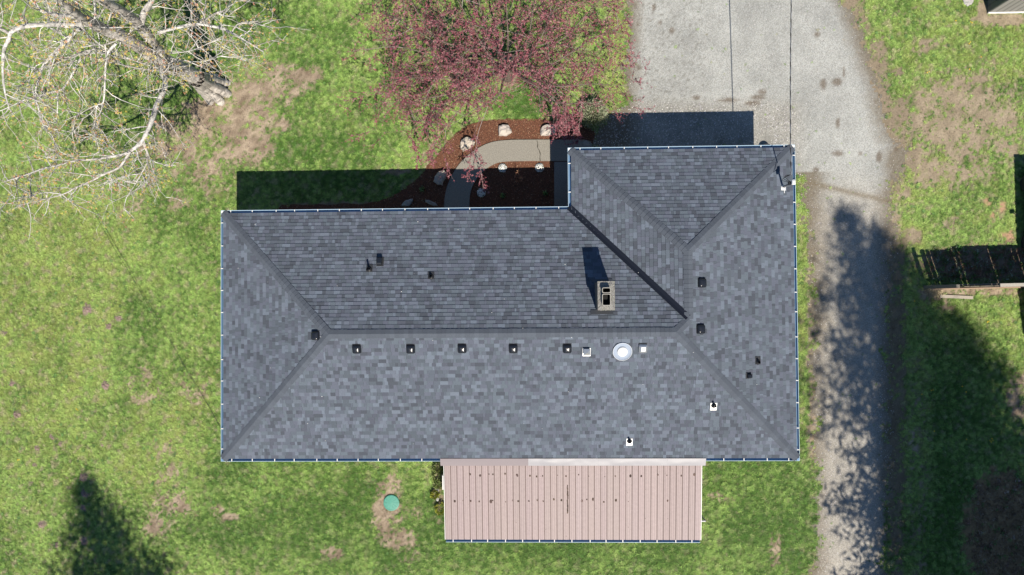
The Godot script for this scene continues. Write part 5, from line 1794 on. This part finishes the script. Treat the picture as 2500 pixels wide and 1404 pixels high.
func make_red_tree() -> void:
	var base := spot(1240, 190)
	var t := thing("red_leaved_tree", "wide spreading tree with sparse purple-red new leaves beside the driveway", "tree")
	var g := Grower.new()
	g.r.seed = 29
	g.shades = [Color(0.3, 0.24, 0.23), Color(0.42, 0.37, 0.36), Color(0.2, 0.13, 0.13)]
	for c in [[1112, 296, 1345, 420], [1425, 262, 1520, 330], [1340, 335, 1600, 420], [1246, 238, 1292, 300]]:
		var c0 := spot(c[0], c[1], 2.4)
		var c1 := spot(c[2], c[3], 2.4)
		g.clear.append(Rect2(c0.x, c0.z, c1.x - c0.x, c1.z - c0.z))
	var trunk := Grower.new()
	trunk.r.seed = 5
	trunk.shades = [Color(0.2, 0.16, 0.14)]
	var fork := base + Vector3(0.05, 1.15, 0)
	var tr := catmull([base, base + Vector3(0.02, 0.5, 0.02), fork], [0.22, 0.16, 0.15], 4)
	trunk.line(tr[0], tr[1], 10)
	# limb ends read off the photograph: x, y, height
	for e in [[1130, 150, 3.6, 940, 30, 4.4], [1100, 190, 3.2, 930, 200, 3.0], [1140, 220, 3.0, 1000, 320, 2.4], [1190, 130, 3.9, 1080, -60, 4.8], [1240, 80, 4.2, 1230, -110, 5.0], [1310, 110, 4.0, 1400, -60, 4.9], [1340, 160, 3.6, 1520, 60, 4.0], [1350, 210, 3.2, 1520, 210, 2.9], [1330, 240, 2.9, 1392, 296, 2.3], [1215, 235, 3.0, 1085, 320, 2.3], [1060, 90, 3.9, 960, -60, 4.6], [1290, 200, 3.6, 1385, 262, 2.9], [1180, 200, 3.6, 1080, 280, 2.8], [1080, 140, 3.5, 925, 110, 3.4], [1190, 90, 4.0, 1150, -80, 4.9], [1290, 90, 4.1, 1320, -90, 5.0], [1380, 90, 3.8, 1500, -30, 4.2], [1090, 230, 3.0, 985, 260, 2.5], [1360, 250, 2.8, 1490, 260, 2.2]]:
		var mid := spot(e[0], e[1], e[2])
		var tip := spot(e[3], e[4], e[5])
		var sag := Vector3.UP * 0.25
		var pr := catmull([fork, fork.lerp(mid, 0.5) + sag, mid, mid.lerp(tip, 0.55) + sag, tip], [0.06, 0.045, 0.026, 0.014, 0.006], 4)
		trunk.line(pr[0], pr[1], 6)
		var P: Array = pr[0]
		for i in range(4, P.size() - 1):
			var seg: float = P[i].distance_to(P[i + 1])
			var want := 5.4 * seg
			for k in int(want) + (1 if g.r.randf() < fmod(want, 1.0) else 0):
				var d: Vector3 = (P[i + 1] - P[i]).normalized()
				var side := d.cross(Vector3(g.r.randfn(), g.r.randfn() * 1.3, g.r.randfn())).normalized()
				g.twig(P[i].lerp(P[i + 1], g.r.randf()), d * g.r.randf_range(0.2, 0.9) + side, g.r.randf_range(0.7, 2.0), g.r.randf_range(0.007, 0.013), 2, 0.03, 4, 13.0)
	g.clear = []
	# drooping sprays over the path and the bed
	for e in [[1390, 250, 2.6, 1402, 340, 1.7], [1415, 250, 2.6, 1412, 345, 1.6], [1375, 250, 2.6, 1384, 332, 1.8], [1362, 262, 2.5, 1368, 322, 1.8], [1160, 330, 2.2, 1142, 430, 1.6], [1165, 345, 2.2, 1180, 460, 1.5], [1010, 320, 2.3, 1020, 395, 1.9], [1070, 340, 2.3, 1050, 390, 2.0]]:
		var a := spot(e[0], e[1], e[2])
		var b := spot(e[3], e[4], e[5])
		var pr := catmull([fork.lerp(a, 0.6) + Vector3.UP * 0.9, a + Vector3.UP * 0.25, a.lerp(b, 0.6) + Vector3.UP * 0.15, b], [0.012, 0.009, 0.007, 0.004], 4)
		g.line(pr[0], pr[1], 5)
		var P: Array = pr[0]
		for i in range(4, P.size() - 1):
			for k in 3:
				var d: Vector3 = (P[i + 1] - P[i]).normalized()
				g.twig(P[i].lerp(P[i + 1], g.r.randf()), d + Vector3(g.r.randfn(), 0, g.r.randfn()) * 0.5, g.r.randf_range(0.15, 0.4), 0.005, 1, 0.1, 2, 22.0)
	var bark: Material = mats["bark"]
	obj("trunk", trunk.wood.mesh(), bark, t)
	obj("branches", g.wood.mesh(), bark, t)
	var lf := Mb.new()
	for k in 4:
		var an := TAU * k / 4.0 + 0.3 * k
		var d := Vector3(cos(an), 0.35, sin(an))
		var s := Vector3(-d.z, 0.15, d.x) * 0.011
		lf.quad(Vector3.ZERO, d * 0.018 + s, d * 0.04, d * 0.018 - s, Color.WHITE * (0.8 + 0.1 * k))
	var sc := Scatter.new()
	for e in g.tips:
		var c: Color = [Color(0.215, 0.045, 0.068), Color(0.28, 0.075, 0.098), Color(0.145, 0.03, 0.05), Color(0.34, 0.15, 0.165)][g.r.randi() % 4]
		var s := g.r.randf_range(0.6, 1.25)
		sc.put(Transform3D(Basis.from_euler(Vector3(g.r.randf() * TAU, g.r.randf() * TAU, 0)).scaled(Vector3(s, s, s)), e[0]), c * g.r.randf_range(0.75, 1.2))
	many("leaves", lf.mesh(), mats["plant_leaf"], sc, t)
	print("red leaves ", sc.count, " tris ", g.wood.v.size() / 3)

func make_firs() -> void:
	# tall firs south of the plot; their shade reaches the lane and the lawns
	var r := RandomNumberGenerator.new()
	r.seed = 12
	var H := 28.0
	var st := Mb.new()
	var wood := Mb.new()
	wood.tube(PackedVector3Array([Vector3.ZERO, Vector3(0, H * 0.5, 0), Vector3(0, H, 0)]), PackedFloat32Array([0.4, 0.22, 0.02]), 10, Color(0.14, 0.1, 0.08))
	var y := 1.0
	while y < H - 0.1:
		var down := H - y
		var reach := minf(0.15 + 0.40 * down, 2.3 + 0.12 * down)
		reach = minf(reach, 4.7)
		var c := 5 if down < 3 else 7
		for k in c:
			if r.randf() < 0.14:
				continue
			var an := TAU * (k + r.randf()) / c
			var d := Vector3(cos(an), 0, sin(an))
			var len := reach * r.randf_range(0.62, 1.12)
			wood.tube(PackedVector3Array([Vector3(0, y, 0), Vector3(0, y, 0) + d * len * 0.9 + Vector3.DOWN * 0.12 * len]), PackedFloat32Array([0.04, 0.012]), 3, Color(0.12, 0.09, 0.07))
			var n := maxi(int(len / 0.62), 1)
			for i in n:
				var f := (i + 0.6) / n
				if f < 0.22 and len > 2.0:
					continue
				var p := Vector3(0, y, 0) + d * len * f + Vector3.DOWN * 0.13 * len * f + Vector3(r.randfn(), r.randfn() * 0.6, r.randfn()) * 0.12
				var spread := 0.36 * (1.0 - 0.3 * f) + 0.05 + 0.006 * down
				if down < 1.5:
					spread *= 0.5
				for q in int(15 + 12 * f):
					var o := Vector3(r.randfn(), r.randfn() * 0.45, r.randfn()) * spread
					var e := (d * 0.6 + Vector3(r.randfn(), r.randfn() * 0.3, r.randfn())).normalized()
					var w := e.cross(Vector3(r.randfn(), 1.2, r.randfn())).normalized() * r.randf_range(0.03, 0.07)
					st.tri(p + o - w, p + o + w, p + o + e * r.randf_range(0.18, 0.4), Color(0.045, 0.075, 0.03) * r.randf_range(0.7, 1.4))
		y += 0.5
	var crown := st.mesh()
	var tm := wood.mesh()
	var fm := tinted("fir_needles", null, 1.0, 0.8)
	var bm := tinted("fir_bark", null, 1.0, 0.95)
	var k := 0
	for q in [[2054, 496, 28.5, 1.04, 1.0, "tall dark fir south of the lane, westernmost of the southern firs"], [2128, 540, 29.0, .8, 2.2, "tall dark fir south of the lane, second of the southern firs"], [2196, 600, 28.0, .8, 4.0, "tall dark fir south of the lane, third of the southern firs"], [2170, 760, 25.0, .9, 5.0, "unseen fir added close behind the second and third southern firs to thicken the lane shade"], [2326, 748, 27.0, .84, 0.4, "tall dark fir south of the fence line, easternmost of the southern firs"], [198, 1160, 22.0, 1.1, 2.0, "dark fir alone south of the west lawn"]]:  # the fir close behind the others is added to thicken the lane shade
		var sc: float = q[2] / H
		var tip := spot(q[0], q[1])
		var at: Vector3 = tip - Vector3(SUN.x, 0, SUN.z) * float(q[2])
		var o := thing("fir_tree", q[5], "tree", at, q[4], "firs south of the plot")
		o.scale = Vector3(sc * q[3], sc, sc * q[3])
		obj("trunk", tm, bm, o)
		obj("crown", crown, fm, o)
	print("fir tris ", st.v.size() / 3)

func make_truck() -> void:
	# parked just east of the view; its shade shows at the plot's edge
	var c := spot(2488, 520)
	var o := thing("parked_car", "small dark green car parked at the east edge of the lawn", "car", c + Vector3(0.88, 0, 0))
	var paint := plain("car_paint", 0.05, 0.08, 0.07, 0.3, 0.3)
	var m := Mb.new()
	# side profile (z along the car, y up), swept across the width with a slight tumblehome
	var prof := [[-1.75, 0.3], [-1.8, 0.75], [-1.7, 0.95], [-1.45, 1.0], [-1.05, 1.55], [0.55, 1.6], [1.0, 1.02], [1.75, 0.88], [1.85, 0.6], [1.8, 0.3]]
	var wide := func(y: float) -> float: return 0.84 - 0.14 * clampf((y - 0.95) / 0.65, 0, 1)
	for i in prof.size():
		var p: Array = prof[i]
		var q: Array = prof[(i + 1) % prof.size()]
		var a: float = wide.call(p[1])
		var b: float = wide.call(q[1])
		m.quad(Vector3(-a, p[1], p[0]), Vector3(a, p[1], p[0]), Vector3(b, q[1], q[0]), Vector3(-b, q[1], q[0]))
	for s in [-1.0, 1.0]:
		for i in range(1, prof.size() - 1):
			var p: Array = [prof[0], prof[i], prof[i + 1]]
			var t := []
			for w in p:
				t.append(Vector3(s * wide.call(w[1]), w[1], w[0]))
			m.tri(t[0], t[1], t[2])
	obj("body", m.mesh(), paint, o)
	var glass := plain("car_glass", 0.02, 0.025, 0.03, 0.08)
	var gl := Mb.new()
	gl.quad(Vector3(-0.62, 1.06, 0.99), Vector3(0.62, 1.06, 0.99), Vector3(0.58, 1.54, 0.63), Vector3(-0.58, 1.54, 0.63))
	obj("windscreen", gl.mesh(), glass, o)
	for s in [-1.0, 1.0]:
		var w := Mb.new()
		w.quad(Vector3(s * 0.815, 1.06, -1.2), Vector3(s * 0.815, 1.06, 0.75), Vector3(s * 0.725, 1.5, 0.5), Vector3(s * 0.725, 1.5, -0.95))
		obj("side_window", w.mesh(), glass, o)
		var mr := Mb.new()
		mr.bevel_box(Transform3D(Basis(), Vector3(s * 0.95, 1.08, 0.7)), Vector3(0.2, 0.14, 0.1), 0.03)
		obj("mirror", mr.mesh(), paint, o)
		for z in [-1.15, 1.2]:
			var wh := Mb.new()
			wh.lathe(Transform3D(Basis(Vector3.BACK, -PI / 2 * s), Vector3(s * 0.66, 0.31, z)), [[0.31, 0.0], [0.31, 0.16], [0.27, 0.19], [0.18, 0.18], [0.0, 0.17]], 22)
			obj("wheel", wh.mesh(), plain("tyre", 0.02, 0.02, 0.02, 0.8), o)
